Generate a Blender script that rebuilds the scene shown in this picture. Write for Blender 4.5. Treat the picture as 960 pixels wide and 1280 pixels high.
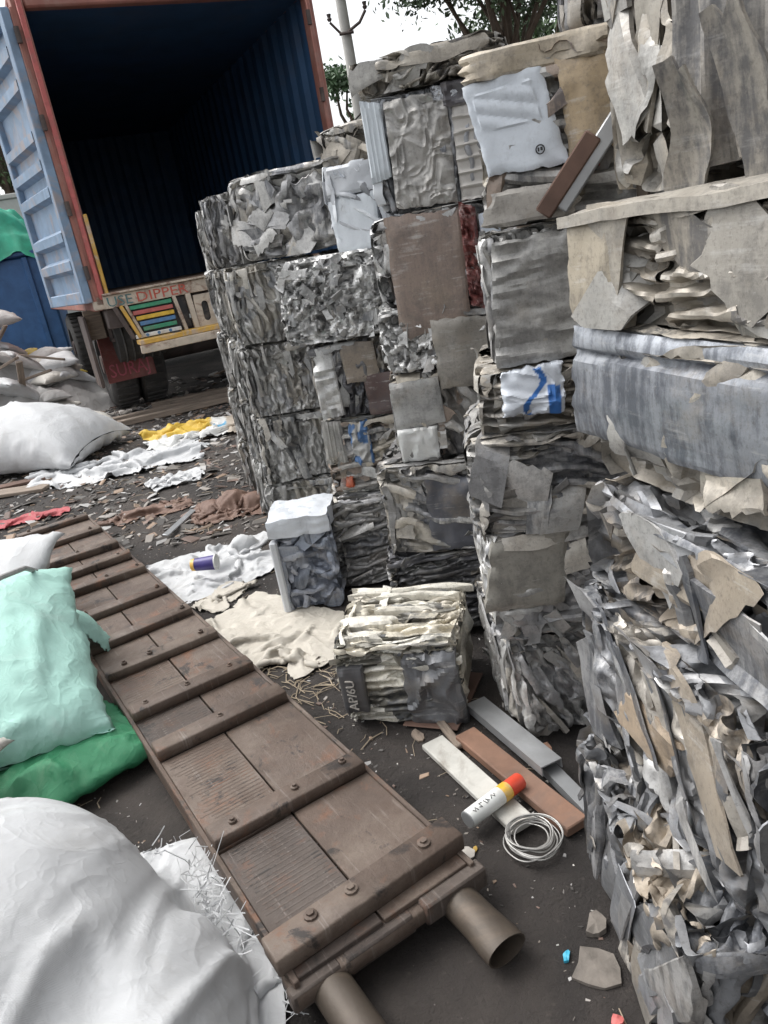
import bpy, bmesh, math, random
import numpy as np
from mathutils import Vector, Matrix
R = math.radians
for o in list(bpy.data.objects): bpy.data.objects.remove(o)
SC = bpy.context.scene
COL = SC.collection
# ------------------------------------------------------------------ camera
CAM_H = 1.2; PITCH = R(19.5); ROLL = R(10.3)
fw = Vector((0, math.cos(PITCH), -math.sin(PITCH))); rt = Vector((1, 0, 0)); upv = rt.cross(fw)
iu = upv * math.cos(ROLL) + rt * math.sin(ROLL); ir = rt * math.cos(ROLL) - upv * math.sin(ROLL)
cd = bpy.data.cameras.new('camera'); cam = bpy.data.objects.new('camera', cd); COL.objects.link(cam)
cam.matrix_world = Matrix(((ir.x, iu.x, -fw.x, 0), (ir.y, iu.y, -fw.y, 0), (ir.z, iu.z, -fw.z, CAM_H), (0, 0, 0, 1)))
cd.sensor_fit = 'VERTICAL'; cd.sensor_height = 24; cd.lens = 18; cd.clip_start = .02; cd.clip_end = 2000
SC.camera = cam
# ------------------------------------------------------------------ sky, sun, exposure (overcast)
SUN_EL, SUN_AZ = 58, -62          # azimuth from +Y, negative = towards -X
W = bpy.data.worlds.new('World'); SC.world = W; W.use_nodes = True
nt = W.node_tree; nt.nodes.clear()
sky = nt.nodes.new('ShaderNodeTexSky'); sky.sky_type = 'NISHITA'; sky.sun_disc = False
sky.sun_elevation = R(SUN_EL); sky.sun_rotation = R(SUN_AZ); sky.air_density = 1.0; sky.dust_density = 4.0; sky.ozone_density = 1.0
hs = nt.nodes.new('ShaderNodeHueSaturation'); hs.inputs['Saturation'].default_value = .12; hs.inputs['Value'].default_value = 1.0
bg = nt.nodes.new('ShaderNodeBackground'); bg.inputs['Strength'].default_value = .15
wo = nt.nodes.new('ShaderNodeOutputWorld')
nt.links.new(sky.outputs[0], hs.inputs['Color']); nt.links.new(hs.outputs[0], bg.inputs['Color']); nt.links.new(bg.outputs[0], wo.inputs[0])
sl = bpy.data.lights.new('sun', 'SUN'); sl.energy = .8; sl.angle = R(50); sl.color = (1, .97, .93)
sun = bpy.data.objects.new('sun', sl); COL.objects.link(sun)
az = R(SUN_AZ); el = R(SUN_EL)
sd = Vector((math.sin(az) * math.cos(el), math.cos(az) * math.cos(el), math.sin(el)))
sun.rotation_euler = sd.to_track_quat('Z', 'Y').to_euler()
vs = SC.view_settings; vs.view_transform = 'Standard'; vs.look = 'None'; vs.gamma = 1; vs.use_curve_mapping = False; vs.exposure = .95
SC.cycles.max_bounces = 10; SC.cycles.diffuse_bounces = 6; SC.render.resolution_x = 768; SC.render.resolution_y = 1024

# ------------------------------------------------------------------ noise
def _hash(ix, iy, iz, seed):
    h = (ix * 374761393 + iy * 668265263 + iz * 2147483647 + seed * 1274126177) & 0xffffffff
    h = ((h ^ (h >> 13)) * 1274126177) & 0xffffffff
    h = h ^ (h >> 16)
    return (h & 0xffff) / 32767.5 - 1.0
def vn(p, seed=0):
    p = np.asarray(p, float); i = np.floor(p).astype(np.int64); f = p - i; f = f * f * (3 - 2 * f)
    r = 0
    for dx in (0, 1):
        wx = f[..., 0] if dx else 1 - f[..., 0]
        for dy in (0, 1):
            wy = f[..., 1] if dy else 1 - f[..., 1]
            for dz in (0, 1):
                wz = f[..., 2] if dz else 1 - f[..., 2]
                r = r + wx * wy * wz * _hash(i[..., 0] + dx, i[..., 1] + dy, i[..., 2] + dz, seed)
    return r
def fbm(p, seed=0, o=3):
    r = 0; a = 1.
    p = np.asarray(p, float)
    for k in range(o): r = r + a * vn(p * 2 ** k, seed + k); a *= .5
    return r
def v2(x, y, z=0.0):
    return np.stack(np.broadcast_arrays(np.asarray(x, float), np.asarray(y, float), np.asarray(z, float)), -1)

# ------------------------------------------------------------------ materials
def mat(name):
    m = bpy.data.materials.new(name); m.use_nodes = True
    n = m.node_tree; b = n.nodes['Principled BSDF']
    return m, n, b
def nd(n, t, **k):
    x = n.nodes.new(t)
    for a, v in k.items():
        if a in x.inputs: x.inputs[a].default_value = v
        else: setattr(x, a, v)
    return x
def ramp(n, src, stops):
    r = n.nodes.new('ShaderNodeValToRGB'); e = r.color_ramp.elements
    while len(e) < len(stops): e.new(.5)
    for i, (p, c) in enumerate(stops):
        e[i].position = p; e[i].color = tuple(c) + (1,) if len(c) == 3 else c
    n.links.new(src, r.inputs[0]); return r
def mixc(n, fac, a, b, mode='MIX'):
    x = n.nodes.new('ShaderNodeMix'); x.data_type = 'RGBA'; x.blend_type = mode
    for s, v in ((0, fac), (6, a), (7, b)):
        if hasattr(v, 'links'): n.links.new(v, x.inputs[s])
        else: x.inputs[s].default_value = v if s == 0 else tuple(v) + (1,)
    return x.outputs[2]
def coords(n, rnd=True, scale=(1, 1, 1)):
    tc = nd(n, 'ShaderNodeTexCoord'); mp = nd(n, 'ShaderNodeMapping'); mp.inputs['Scale'].default_value = scale
    n.links.new(tc.outputs['Object'], mp.inputs['Vector'])
    if rnd:
        oi = nd(n, 'ShaderNodeObjectInfo'); mu = nd(n, 'ShaderNodeMath', operation='MULTIPLY'); mu.inputs[1].default_value = 37
        n.links.new(oi.outputs['Random'], mu.inputs[0]); n.links.new(mu.outputs[0], mp.inputs['Location'])
    return mp.outputs[0]
def noise(n, vec, scale, detail=4, rough=.55, dist=0.):
    x = nd(n, 'ShaderNodeTexNoise', Scale=scale, Detail=detail, Roughness=rough, Distortion=dist)
    n.links.new(vec, x.inputs['Vector']); return x.outputs[0]
def bump(n, b, h, strength, dist, prev=None):
    x = nd(n, 'ShaderNodeBump', Strength=strength, Distance=dist); n.links.new(h, x.inputs['Height'])
    if prev is not None: n.links.new(prev, x.inputs['Normal'])
    n.links.new(x.outputs[0], b.inputs['Normal']); return x.outputs[0]

def scrap_material(name, dark=.40, tan=.28, darkcol=(.055, .056, .062), th=.50, light=.5, speck=.5, sw=.24):
    m, n, b = mat(name)
    at = nd(n, 'ShaderNodeAttribute', attribute_name='col'); v = coords(n); vz = coords(n, True, (60, 60, 8)); vh = coords(n, True, (7, 7, 110))
    def scaled(src, k):
        mu = nd(n, 'ShaderNodeMath', operation='MULTIPLY'); n.links.new(src, mu.inputs[0]); mu.inputs[1].default_value = k; return mu.outputs[0]
    def add(x, y):
        mu = nd(n, 'ShaderNodeMath', operation='ADD'); n.links.new(x, mu.inputs[0]); n.links.new(y, mu.inputs[1]); return mu.outputs[0]
    c = at.outputs['Color']; st = noise(n, vz, 1, 4, .65); sh = noise(n, vh, 1, 4, .65)
    # stains broken up by drip streaks
    p1 = add(scaled(noise(n, v, 9, 9, .78), 1 - sw), scaled(st, sw))
    f1 = ramp(n, p1, [(th - .02, (0, 0, 0)), (th + .09, (1, 1, 1))]); c = mixc(n, scaled(f1.outputs[0], dark), c, darkcol)
    f2 = ramp(n, noise(n, v, 7, 7, .7, .1), [(.53, (0, 0, 0)), (.66, (1, 1, 1))]); c = mixc(n, scaled(f2.outputs[0], tan), c, (.33, .27, .20))
    # bare scuffed metal
    p3 = add(scaled(noise(n, v, 16, 6, .7), .5), scaled(sh, .5))
    f3 = ramp(n, p3, [(.55, (0, 0, 0)), (.66, (1, 1, 1))]); c = mixc(n, scaled(f3.outputs[0], light), c, (.60, .59, .57))
    f4 = ramp(n, noise(n, v, 130, 5, .75), [(.52, (0, 0, 0)), (.70, (1, 1, 1))]); c = mixc(n, scaled(f4.outputs[0], speck), c, (.10, .092, .085))
    n.links.new(c, b.inputs['Base Color']); n.links.new(at.outputs['Alpha'], b.inputs['Metallic'])
    r = ramp(n, noise(n, v, 20, 5, .6), [(.3, (.30,) * 3), (.7, (.60,) * 3)]); n.links.new(r.outputs[0], b.inputs['Roughness'])
    b1 = bump(n, b, sh, .12, .002); b2 = bump(n, b, noise(n, v, 55, 3, .6), .22, .004, b1); bump(n, b, noise(n, v, 260, 3, .7), .25, .001, b2)
    return m
M = {}
M['scrap'] = scrap_material('scrap_aluminium')
M['slab'] = scrap_material('streaked_aluminium', .66, .3, (.040, .048, .066), .465, .35, .5, .46)
M['paint'] = scrap_material('scratched_white_paint', .35, .12, (.16, .16, .17), .56, .1, .12)
def plain(name, col, rough=.6, metal=0., var=.25, scale=6, bs=.3, bd=.004, bscale=40, dirt=None, dirtamt=.0, streak=(1, 1, 1), rnd=True, sheen=0, dth=(.5, .7)):
    m, n, b = mat(name); v = coords(n, rnd, streak)
    d = tuple(x * (1 - var) for x in col); l = tuple(min(1, x * (1 + var * .6)) for x in col)
    c = ramp(n, noise(n, v, scale, 6, .6, .4), [(.3, d), (.7, l)]).outputs[0]
    if dirt:
        f = ramp(n, noise(n, v, scale * .6, 8, .7, .8), [(dth[0], (0, 0, 0)), (dth[1], (1, 1, 1))])
        mu = nd(n, 'ShaderNodeMath', operation='MULTIPLY'); n.links.new(f.outputs[0], mu.inputs[0]); mu.inputs[1].default_value = dirtamt
        c = mixc(n, mu.outputs[0], c, dirt)
    n.links.new(c, b.inputs['Base Color']); b.inputs['Roughness'].default_value = rough; b.inputs['Metallic'].default_value = metal
    if bs: bump(n, b, noise(n, v, bscale, 5, .6), bs, bd)
    return m
def woven(name, col, dirt=(.35, .33, .3), amt=.35, weave=260, cr=.22):
    m, n, b = mat(name); v = coords(n, True)
    d = tuple(x * .86 for x in col)
    c = ramp(n, noise(n, v, 5, 6, .6, .5), [(.3, d), (.7, col)]).outputs[0]
    f = ramp(n, noise(n, v, 7, 8, .72, .8), [(.52, (0, 0, 0)), (.75, (1, 1, 1))])
    mu = nd(n, 'ShaderNodeMath', operation='MULTIPLY'); n.links.new(f.outputs[0], mu.inputs[0]); mu.inputs[1].default_value = amt
    c = mixc(n, mu.outputs[0], c, dirt); n.links.new(c, b.inputs['Base Color'])
    b.inputs['Roughness'].default_value = .55
    uv = nd(n, 'ShaderNodeUVMap')
    w1 = nd(n, 'ShaderNodeTexWave', Scale=weave, bands_direction='X'); w2 = nd(n, 'ShaderNodeTexWave', Scale=weave, bands_direction='Y')
    n.links.new(uv.outputs[0], w1.inputs['Vector']); n.links.new(uv.outputs[0], w2.inputs['Vector'])
    mx = nd(n, 'ShaderNodeMath', operation='MAXIMUM'); n.links.new(w1.outputs[1], mx.inputs[0]); n.links.new(w2.outputs[1], mx.inputs[1])
    b1 = bump(n, b, mx.outputs[0], .4, .0015)
    def crease(sc, dist):
        x = noise(n, v, sc, 2, .5, 1.0); s1 = nd(n, 'ShaderNodeMath', operation='SUBTRACT'); n.links.new(x, s1.inputs[0]); s1.inputs[1].default_value = .5
        s2 = nd(n, 'ShaderNodeMath', operation='ABSOLUTE'); n.links.new(s1.outputs[0], s2.inputs[0])
        return ramp(n, s2.outputs[0], [(.0, (1, 1, 1)), (.05, (.35, .35, .35)), (.2, (0, 0, 0))]).outputs[0]
    b2 = bump(n, b, crease(5, 0), cr, .014, b1); b3 = bump(n, b, crease(15, 0), cr * .8, .006, b2); bump(n, b, noise(n, v, 60, 4, .6), .25, .003, b3)
    return m
M['white_weave'] = woven('white_woven_plastic', (.58, .59, .60), (.36, .34, .31), .35, 260, .14)
M['dull_weave'] = woven('dull_woven_plastic', (.62, .60, .55), (.3, .26, .21), .55)
M['beige_weave'] = woven('beige_cloth', (.56, .52, .45), (.28, .24, .19), .6)
M['mint_weave'] = woven('mint_woven_plastic', (.42, .70, .62), (.5, .62, .58), .4)
M['green_weave'] = woven('green_woven_plastic', (.03, .22, .10), (.25, .35, .25), .35)
M['burlap'] = woven('brown_burlap', (.19, .115, .085), (.11, .06, .05), .6)
M['grey_weave'] = woven('grey_plastic', (.42, .41, .40), (.2, .18, .16), .6)
M['yellow_weave'] = woven('yellow_plastic', (.55, .42, .07), (.3, .25, .12), .4)
M['red_cloth'] = woven('red_cloth', (.42, .07, .08), (.2, .06, .06), .5)
def rusty(name, base, dust, rust, oil, stretch=(1, 1, 1)):
    m, n, b = mat(name); v = coords(n, True); tc = nd(n, 'ShaderNodeTexCoord')
    c = ramp(n, noise(n, v, 5, 8, .7, .3), [(.3, tuple(x * .7 for x in base)), (.7, tuple(x * 1.25 for x in base))]).outputs[0]
    f = ramp(n, noise(n, v, 3.2, 8, .72, .2), [(.47, (0, 0, 0)), (.66, (1, 1, 1))]); c = mixc(n, f.outputs[0], c, dust)
    f = ramp(n, noise(n, v, 7.5, 8, .75, .3), [(.54, (0, 0, 0)), (.66, (1, 1, 1))]); c = mixc(n, f.outputs[0], c, rust)
    f = ramp(n, noise(n, v, 11, 7, .7, .5), [(.57, (0, 0, 0)), (.64, (1, 1, 1))]); c = mixc(n, f.outputs[0], c, oil)
    w = coords(n, True, (6, 90, 6)); f = ramp(n, noise(n, w, 1, 4, .6), [(.60, (0, 0, 0)), (.72, (.5, .5, .5))]); c = mixc(n, f.outputs[0], c, (.24, .21, .19))
    n.links.new(c, b.inputs['Base Color']); b.inputs['Metallic'].default_value = .1
    r = ramp(n, noise(n, v, 9, 5, .6), [(.3, (.45,) * 3), (.7, (.8,) * 3)]); n.links.new(r.outputs[0], b.inputs['Roughness'])
    b1 = bump(n, b, noise(n, v, 10, 4, .6), .5, .012); bump(n, b, noise(n, v, 130, 6, .75), .6, .003, b1)
    return m
M['ramp'] = rusty('rusty_ramp_steel', (.095, .067, .052), (.16, .125, .10), (.15, .075, .045), (.035, .028, .025))
M['ramp_worn'] = rusty('dark_worn_steel', (.068, .052, .044), (.10, .08, .068), (.11, .06, .04), (.03, .025, .022))
M['pipe'] = plain('dull_pipe_steel', (.075, .06, .047), .55, .3, .4, 8, .3, .003, 60, (.19, .14, .10), .5)
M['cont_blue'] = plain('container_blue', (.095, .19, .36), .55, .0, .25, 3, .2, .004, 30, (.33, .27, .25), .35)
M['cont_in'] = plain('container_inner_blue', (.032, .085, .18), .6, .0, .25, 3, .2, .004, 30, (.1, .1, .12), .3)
M['door_blue'] = plain('door_pale_blue', (.20, .29, .41), .6, .0, .25, 6, .25, .004, 40, (.36, .28, .24), .7, dth=(.50, .64))
M['cont_red'] = plain('container_red_oxide', (.33, .14, .11), .65, .0, .3, 4, .25, .004, 30, (.33, .25, .22), .75)
M['floor_wood'] = plain('container_floor_wood', (.16, .11, .08), .8, .0, .4, 8, .3, .004, 30)
M['cream'] = plain('flaking_cream_paint', (.52, .45, .37), .65, .0, .25, 8, .4, .004, 60, (.18, .09, .06), .9, dth=(.5, .62))
M['yellowp'] = plain('worn_yellow_paint', (.60, .36, .07), .6, .0, .3, 8, .4, .004, 60, (.45, .36, .3), .8, dth=(.5, .6))
M['chassis'] = plain('dark_chassis', (.09, .07, .065), .7, .2, .4, 6, .4, .004, 50, (.2, .14, .11), .5)
M['rubber'] = plain('tyre_rubber', (.045, .043, .042), .85, 0, .3, 8, .4, .004, 50, (.13, .12, .11), .5)
M['flap'] = plain('mud_flap_red', (.24, .075, .07), .7, 0, .35, 6, .3, .004, 30, (.25, .2, .18), .5)
for nm, c in dict(green=(.05, .30, .17), red=(.48, .12, .11), yellow=(.68, .44, .05), blue=(.09, .21, .40), teal=(.07, .18, .19), textred=(.50, .09, .06), white=(.72, .72, .70), black=(.02, .02, .022), pink=(.5, .1, .15)).items():
    M['p_' + nm] = plain('painted_' + nm, c, .55, 0, .25, 14, .2, .002, 60, (.25, .2, .17), .45)
M['soil'] = None
M['wood'] = plain('weathered_plank', (.25, .20, .16), .8, 0, .4, 6, .5, .004, 30, (.12, .1, .08), .5, (1, 12, 12))
M['redplank'] = plain('red_brown_plank', (.24, .135, .09), .7, 0, .4, 9, .4, .003, 60, (.13, .10, .085), .7)
M['whiteplank'] = plain('white_plank', (.52, .51, .47), .6, 0, .25, 9, .3, .002, 50, (.22, .19, .16), .85)
M['alum'] = plain('brushed_aluminium', (.42, .43, .44), .42, .6, .2, 8, .2, .002, 60, (.26, .25, .24), .4)
M['wire'] = plain('wire_aluminium', (.45, .44, .42), .4, .6, .3, 20, .1, .001, 60)
M['rustplate'] = plain('rusty_plate', (.14, .085, .065), .8, .1, .35, 10, .4, .003, 60)
M['plastic_red'] = plain('red_cap_plastic', (.62, .07, .035), .4, 0, .12, 20, .1, .001, 60)
M['label_white'] = plain('can_label', (.66, .67, .65), .38, 0, .1, 20, .1, .001, 60, (.4, .3, .25), .4)
M['label_yellow'] = plain('can_yellow', (.72, .42, .04), .4, 0, .2, 40, .1, .001, 60, (.6, .55, .45), .6)
M['purple'] = plain('purple_label', (.06, .045, .2), .35, 0, .3, 20, .1, .001, 60)
M['bluebarrel'] = plain('blue_plastic', (.045, .14, .33), .55, 0, .3, 5, .1, .002, 40)
M['greentub'] = plain('green_tarp', (.03, .36, .23), .6, 0, .3, 5, .3, .01, 10)
M['wallplaster'] = plain('pale_plaster', (.52, .53, .50), .85, 0, .15, 2, .3, .006, 30, (.4, .39, .36), .5)
M['concrete'] = plain('pole_concrete', (.52, .51, .48), .8, 0, .15, 4, .3, .003, 40)
M['bark'] = plain('bark', (.10, .075, .055), .9, 0, .4, 6, .6, .01, 30)
M['stone'] = plain('dusty_stone', (.17, .15, .13), .85, 0, .35, 25, .6, .004, 80, (.09, .08, .07), .6)
M['twig'] = plain('dry_straw', (.40, .33, .24), .8, 0, .3, 20, 0)
M['rope'] = plain('grey_rope', (.33, .33, .32), .8, 0, .3, 50, .5, .002, 200)
M['paper'] = plain('paper_scrap', (.45, .42, .38), .8, 0, .3, 20, .3, .003, 40)
M['cyan'] = plain('blue_wrapper', (.05, .38, .55), .4, 0, .3, 40, .2, .002, 40)
M['leafy'] = plain('yellow_leaf', (.42, .27, .05), .6, 0, .3, 40, .2, .002, 40)

def leaf_material():
    m, n, b = mat('leaves'); at = nd(n, 'ShaderNodeAttribute', attribute_name='col')
    n.links.new(at.outputs['Color'], b.inputs['Base Color']); b.inputs['Roughness'].default_value = .5
    return m
M['leaf'] = leaf_material()
def debris_material():
    m, n, b = mat('litter_bits'); at = nd(n, 'ShaderNodeAttribute', attribute_name='col')
    n.links.new(at.outputs['Color'], b.inputs['Base Color']); b.inputs['Roughness'].default_value = .7
    return m
M['bits'] = debris_material()
def soil_material():
    m, n, b = mat('black_soil'); v = coords(n, False)
    c = ramp(n, noise(n, v, 1.6, 8, .65, .5), [(.30, (.018, .0155, .0145)), (.48, (.038, .032, .029)), (.66, (.085, .071, .062))]).outputs[0]
    f = ramp(n, noise(n, v, 45, 4, .7), [(.62, (0, 0, 0)), (.72, (1, 1, 1))])
    c = mixc(n, f.outputs[0], c, (.085, .072, .062))
    vo = nd(n, 'ShaderNodeTexVoronoi', Scale=60.); n.links.new(v, vo.inputs['Vector'])
    f2 = ramp(n, vo.outputs['Distance'], [(.06, (1, 1, 1)), (.11, (0, 0, 0))])
    f3 = ramp(n, noise(n, v, 7, 3, .6), [(.54, (0, 0, 0)), (.64, (1, 1, 1))])
    mu = nd(n, 'ShaderNodeMath', operation='MULTIPLY'); n.links.new(f2.outputs[0], mu.inputs[0]); n.links.new(f3.outputs[0], mu.inputs[1])
    c = mixc(n, mu.outputs[0], c, (.20, .18, .16))
    n.links.new(c, b.inputs['Base Color']); b.inputs['Roughness'].default_value = .85
    b1 = bump(n, b, noise(n, v, 14, 7, .75), .9, .03); bump(n, b, noise(n, v, 90, 6, .75), .9, .008, b1)
    return m
M['soil'] = soil_material()

# ------------------------------------------------------------------ mesh helpers
def mk(name, V, F, m, parent=None, cols=None, angle=40, smooth=True, uv=None):
    me = bpy.data.meshes.new(name)
    V = np.asarray(V, float)
    if isinstance(F, np.ndarray):
        nf, k = F.shape
        me.vertices.add(len(V)); me.vertices.foreach_set('co', V.astype(np.float32).ravel())
        me.loops.add(nf * k); me.loops.foreach_set('vertex_index', F.astype(np.int32).ravel())
        me.polygons.add(nf); me.polygons.foreach_set('loop_start', np.arange(0, nf * k, k, dtype=np.int32)); me.polygons.foreach_set('loop_total', np.full(nf, k, np.int32))
        me.update(calc_edges=True)
    else: me.from_pydata(V.tolist(), [], F)
    if cols is not None:
        a = me.attributes.new('col', 'FLOAT_COLOR', 'POINT')
        cc = np.asarray(cols, np.float32)
        if cc.ndim == 1: cc = np.tile(cc, (len(V), 1))
        a.data.foreach_set('color', cc.ravel())
    if uv is not None:
        ul = me.uv_layers.new(name='UVMap'); li = np.zeros(len(me.loops), np.int32); me.loops.foreach_get('vertex_index', li)
        ul.data.foreach_set('uv', np.asarray(uv, np.float32)[li].ravel())
    if smooth:
        me.shade_smooth()
        if angle < 180: me.set_sharp_from_angle(angle=R(angle))
    me.materials.append(M[m] if isinstance(m, str) else m)
    o = bpy.data.objects.new(name, me); COL.objects.link(o)
    if parent: o.parent = parent
    return o
def tag(o, label, cat, group=None, kind=None):
    if label: o['label'] = label
    if cat: o['category'] = cat
    if group: o['group'] = group
    if kind: o['kind'] = kind
    return o
def empty(name, loc, label, cat, rz=0, group=None):
    o = bpy.data.objects.new(name, None); COL.objects.link(o); o.location = loc; o.rotation_euler = (0, 0, rz); o.empty_display_size = .05
    return tag(o, label, cat, group)
class MB:
    def __init__(s): s.V = []; s.F = []; s.C = []
    def add(s, V, F, c=None):
        b = len(s.V); V = np.asarray(V, float)
        s.V += V.tolist(); s.F += [[i + b for i in f] for f in (F if isinstance(F, list) else F.tolist())]
        if c is not None:
            c = np.asarray(c, float); s.C += (np.tile(c, (len(V), 1)) if c.ndim == 1 else c).tolist()
    def box(s, lo, hi, bev=0.0, Mx=None, c=None):
        V, F = bevbox(lo, hi, bev)
        if Mx is not None: V = xf(V, Mx)
        s.add(V, F, c)
    def tube(s, pts, r, n=6, c=None, cap=True, closed=False):
        V, F = tube(pts, r, n, cap, closed); s.add(V, F, c)
    def build(s, name, m, parent=None, angle=40, **k):
        return mk(name, s.V, s.F, m, parent, s.C if s.C else None, angle, **k)
def xf(V, Mx):
    V = np.asarray(V, float); A = np.array(Mx); return V @ A[:3, :3].T + A[:3, 3]
def bevbox(lo, hi, bev=0.0):
    lo = np.minimum(lo, hi).astype(float) if False else np.array(lo, float); hi = np.array(hi, float)
    if bev <= 0:
        V = [[(lo, hi)[(i >> k) & 1][k] for k in range(3)] for i in range(8)]
        return V, [[0, 2, 3, 1], [4, 5, 7, 6], [0, 1, 5, 4], [2, 6, 7, 3], [0, 4, 6, 2], [1, 3, 7, 5]]
    b = min(bev, *(.45 * (hi - lo)))
    bm = bmesh.new(); bmesh.ops.create_cube(bm, size=1)
    for v in bm.verts: v.co = Vector([(lo[k] + hi[k]) / 2 + v.co[k] * (hi[k] - lo[k]) for k in range(3)])
    bmesh.ops.bevel(bm, geom=bm.edges[:], offset=b, segments=1, affect='EDGES')
    V = [v.co[:] for v in bm.verts]; F = [[v.index for v in f.verts] for f in bm.faces]; bm.free(); return V, F
def tube(pts, r, n=6, cap=True, closed=False):
    P = np.asarray(pts, float); m = len(P); rr = np.broadcast_to(np.asarray(r, float), (m,))
    T = np.gradient(P, axis=0) if not closed else np.roll(P, -1, 0) - np.roll(P, 1, 0)
    T /= np.linalg.norm(T, axis=1)[:, None] + 1e-9
    ref = np.array([0, 0, 1.]) if abs(T[0][2]) < .9 else np.array([1., 0, 0])
    V = []; u = np.cross(T[0], ref); u /= np.linalg.norm(u)
    for i in range(m):
        u = u - T[i] * (u @ T[i]); u /= np.linalg.norm(u) + 1e-9; w = np.cross(T[i], u)
        for k in range(n):
            a = 2 * math.pi * k / n; V.append(P[i] + rr[i] * (math.cos(a) * u + math.sin(a) * w))
    F = []
    for i in range(m if closed else m - 1):
        j = (i + 1) % m
        for k in range(n): F.append([i * n + k, i * n + (k + 1) % n, j * n + (k + 1) % n, j * n + k])
    if cap and not closed: F += [list(range(n))[::-1], [(m - 1) * n + k for k in range(n)]]
    return V, F
def gridf(nu, nv, off=0, wrap=False):
    F = []
    for i in range(nu if wrap else nu - 1):
        for j in range(nv - 1):
            a = i; b = (i + 1) % nu
            F.append([off + a * nv + j, off + b * nv + j, off + b * nv + j + 1, off + a * nv + j + 1])
    return F
def text_mesh(s, size, depth=.002):
    cu = bpy.data.curves.new('lettering', 'FONT'); cu.body = s; cu.size = size; cu.extrude = depth; cu.resolution_u = 2
    o = bpy.data.objects.new('lettering', cu); COL.objects.link(o)
    dg = bpy.context.evaluated_depsgraph_get(); me = bpy.data.meshes.new_from_object(o.evaluated_get(dg))
    bpy.data.objects.remove(o); V = np.array([v.co[:] for v in me.vertices]); F = [list(p.vertices) for p in me.polygons]
    bpy.data.meshes.remove(me); return V, F
S = .8      # survey units -> metres for the yard
# ================================================================== GROUND
def ground_z(x, y):
    p = v2(np.asarray(x, float) * 1.3, np.asarray(y, float) * 1.3, 3.3)
    fade = np.clip((np.hypot(x, y) - .5) / 3, .35, 1)
    return (.012 * fbm(p, 5, 3) + .006 * fbm(p * 6, 9, 2)) * fade - .012
def build_ground():
    gx = np.concatenate([[-600, -200, -80, -40, -25], np.arange(-16, -6, .5), np.arange(-6, -2, .1), np.arange(-2, 1.0, .03), np.arange(1, 4, .3), [5, 8, 14, 25, 40, 80, 200, 600]])
    gy = np.concatenate([[-300, -60, -20, -8, -3, -1], np.arange(-.5, .6, .1), np.arange(.6, 4, .03), np.arange(4, 9, .07), np.arange(9, 16, .4), [18, 22, 30, 45, 80, 200, 900]])
    X, Y = np.meshgrid(gx, gy, indexing='ij'); Z = ground_z(X, Y)
    tag(mk('ground', v2(X, Y, Z).reshape(-1, 3), gridf(len(gx), len(gy)), 'soil', angle=180), None, None, kind='structure')
build_ground()
# ================================================================== BALES
PAL = dict(
    grey=[(.50, .495, .48, .45), (.42, .415, .40, .45), (.62, .61, .59, .5), (.33, .325, .32, .4), (.48, .45, .40, .3), (.40, .40, .405, .45)],
    tan=[(.44, .40, .34, .25), (.38, .35, .30, .25), (.50, .47, .42, .3), (.33, .30, .255, .2), (.42, .41, .385, .4)],
    bright=[(.70, .70, .69, .5), (.55, .55, .54, .55), (.42, .42, .415, .5), (.80, .80, .79, .35), (.30, .30, .295, .5)],
    blue=[(.41, .41, .415, .45), (.30, .305, .315, .45), (.49, .485, .475, .45), (.21, .215, .225, .4), (.44, .41, .365, .3), (.37, .32, .26, .2), (.36, .37, .39, .45)],
    dark=[(.15, .15, .155, .4), (.22, .22, .22, .4), (.32, .32, .315, .4), (.10, .10, .11, .35), (.27, .25, .22, .3)],
    white=[(.68, .71, .74, .05), (.58, .61, .65, .1), (.50, .52, .55, .2), (.36, .37, .39, .4)],
    slate=[(.36, .39, .46, .2), (.28, .31, .37, .25), (.46, .48, .53, .2), (.20, .22, .26, .3)],
    cream=[(.66, .63, .54, .15), (.55, .51, .42, .15), (.74, .72, .65, .1), (.38, .35, .29, .2), (.22, .21, .18, .3)],
    edge=[(.60, .595, .575, .4), (.50, .495, .48, .4), (.70, .695, .675, .4), (.40, .395, .38, .4), (.54, .51, .455, .3)],
    mixed=[(.46, .455, .44, .45), (.34, .33, .315, .4), (.46, .42, .35, .2), (.64, .64, .62, .4), (.22, .215, .21, .35), (.36, .29, .24, .1)])
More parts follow.
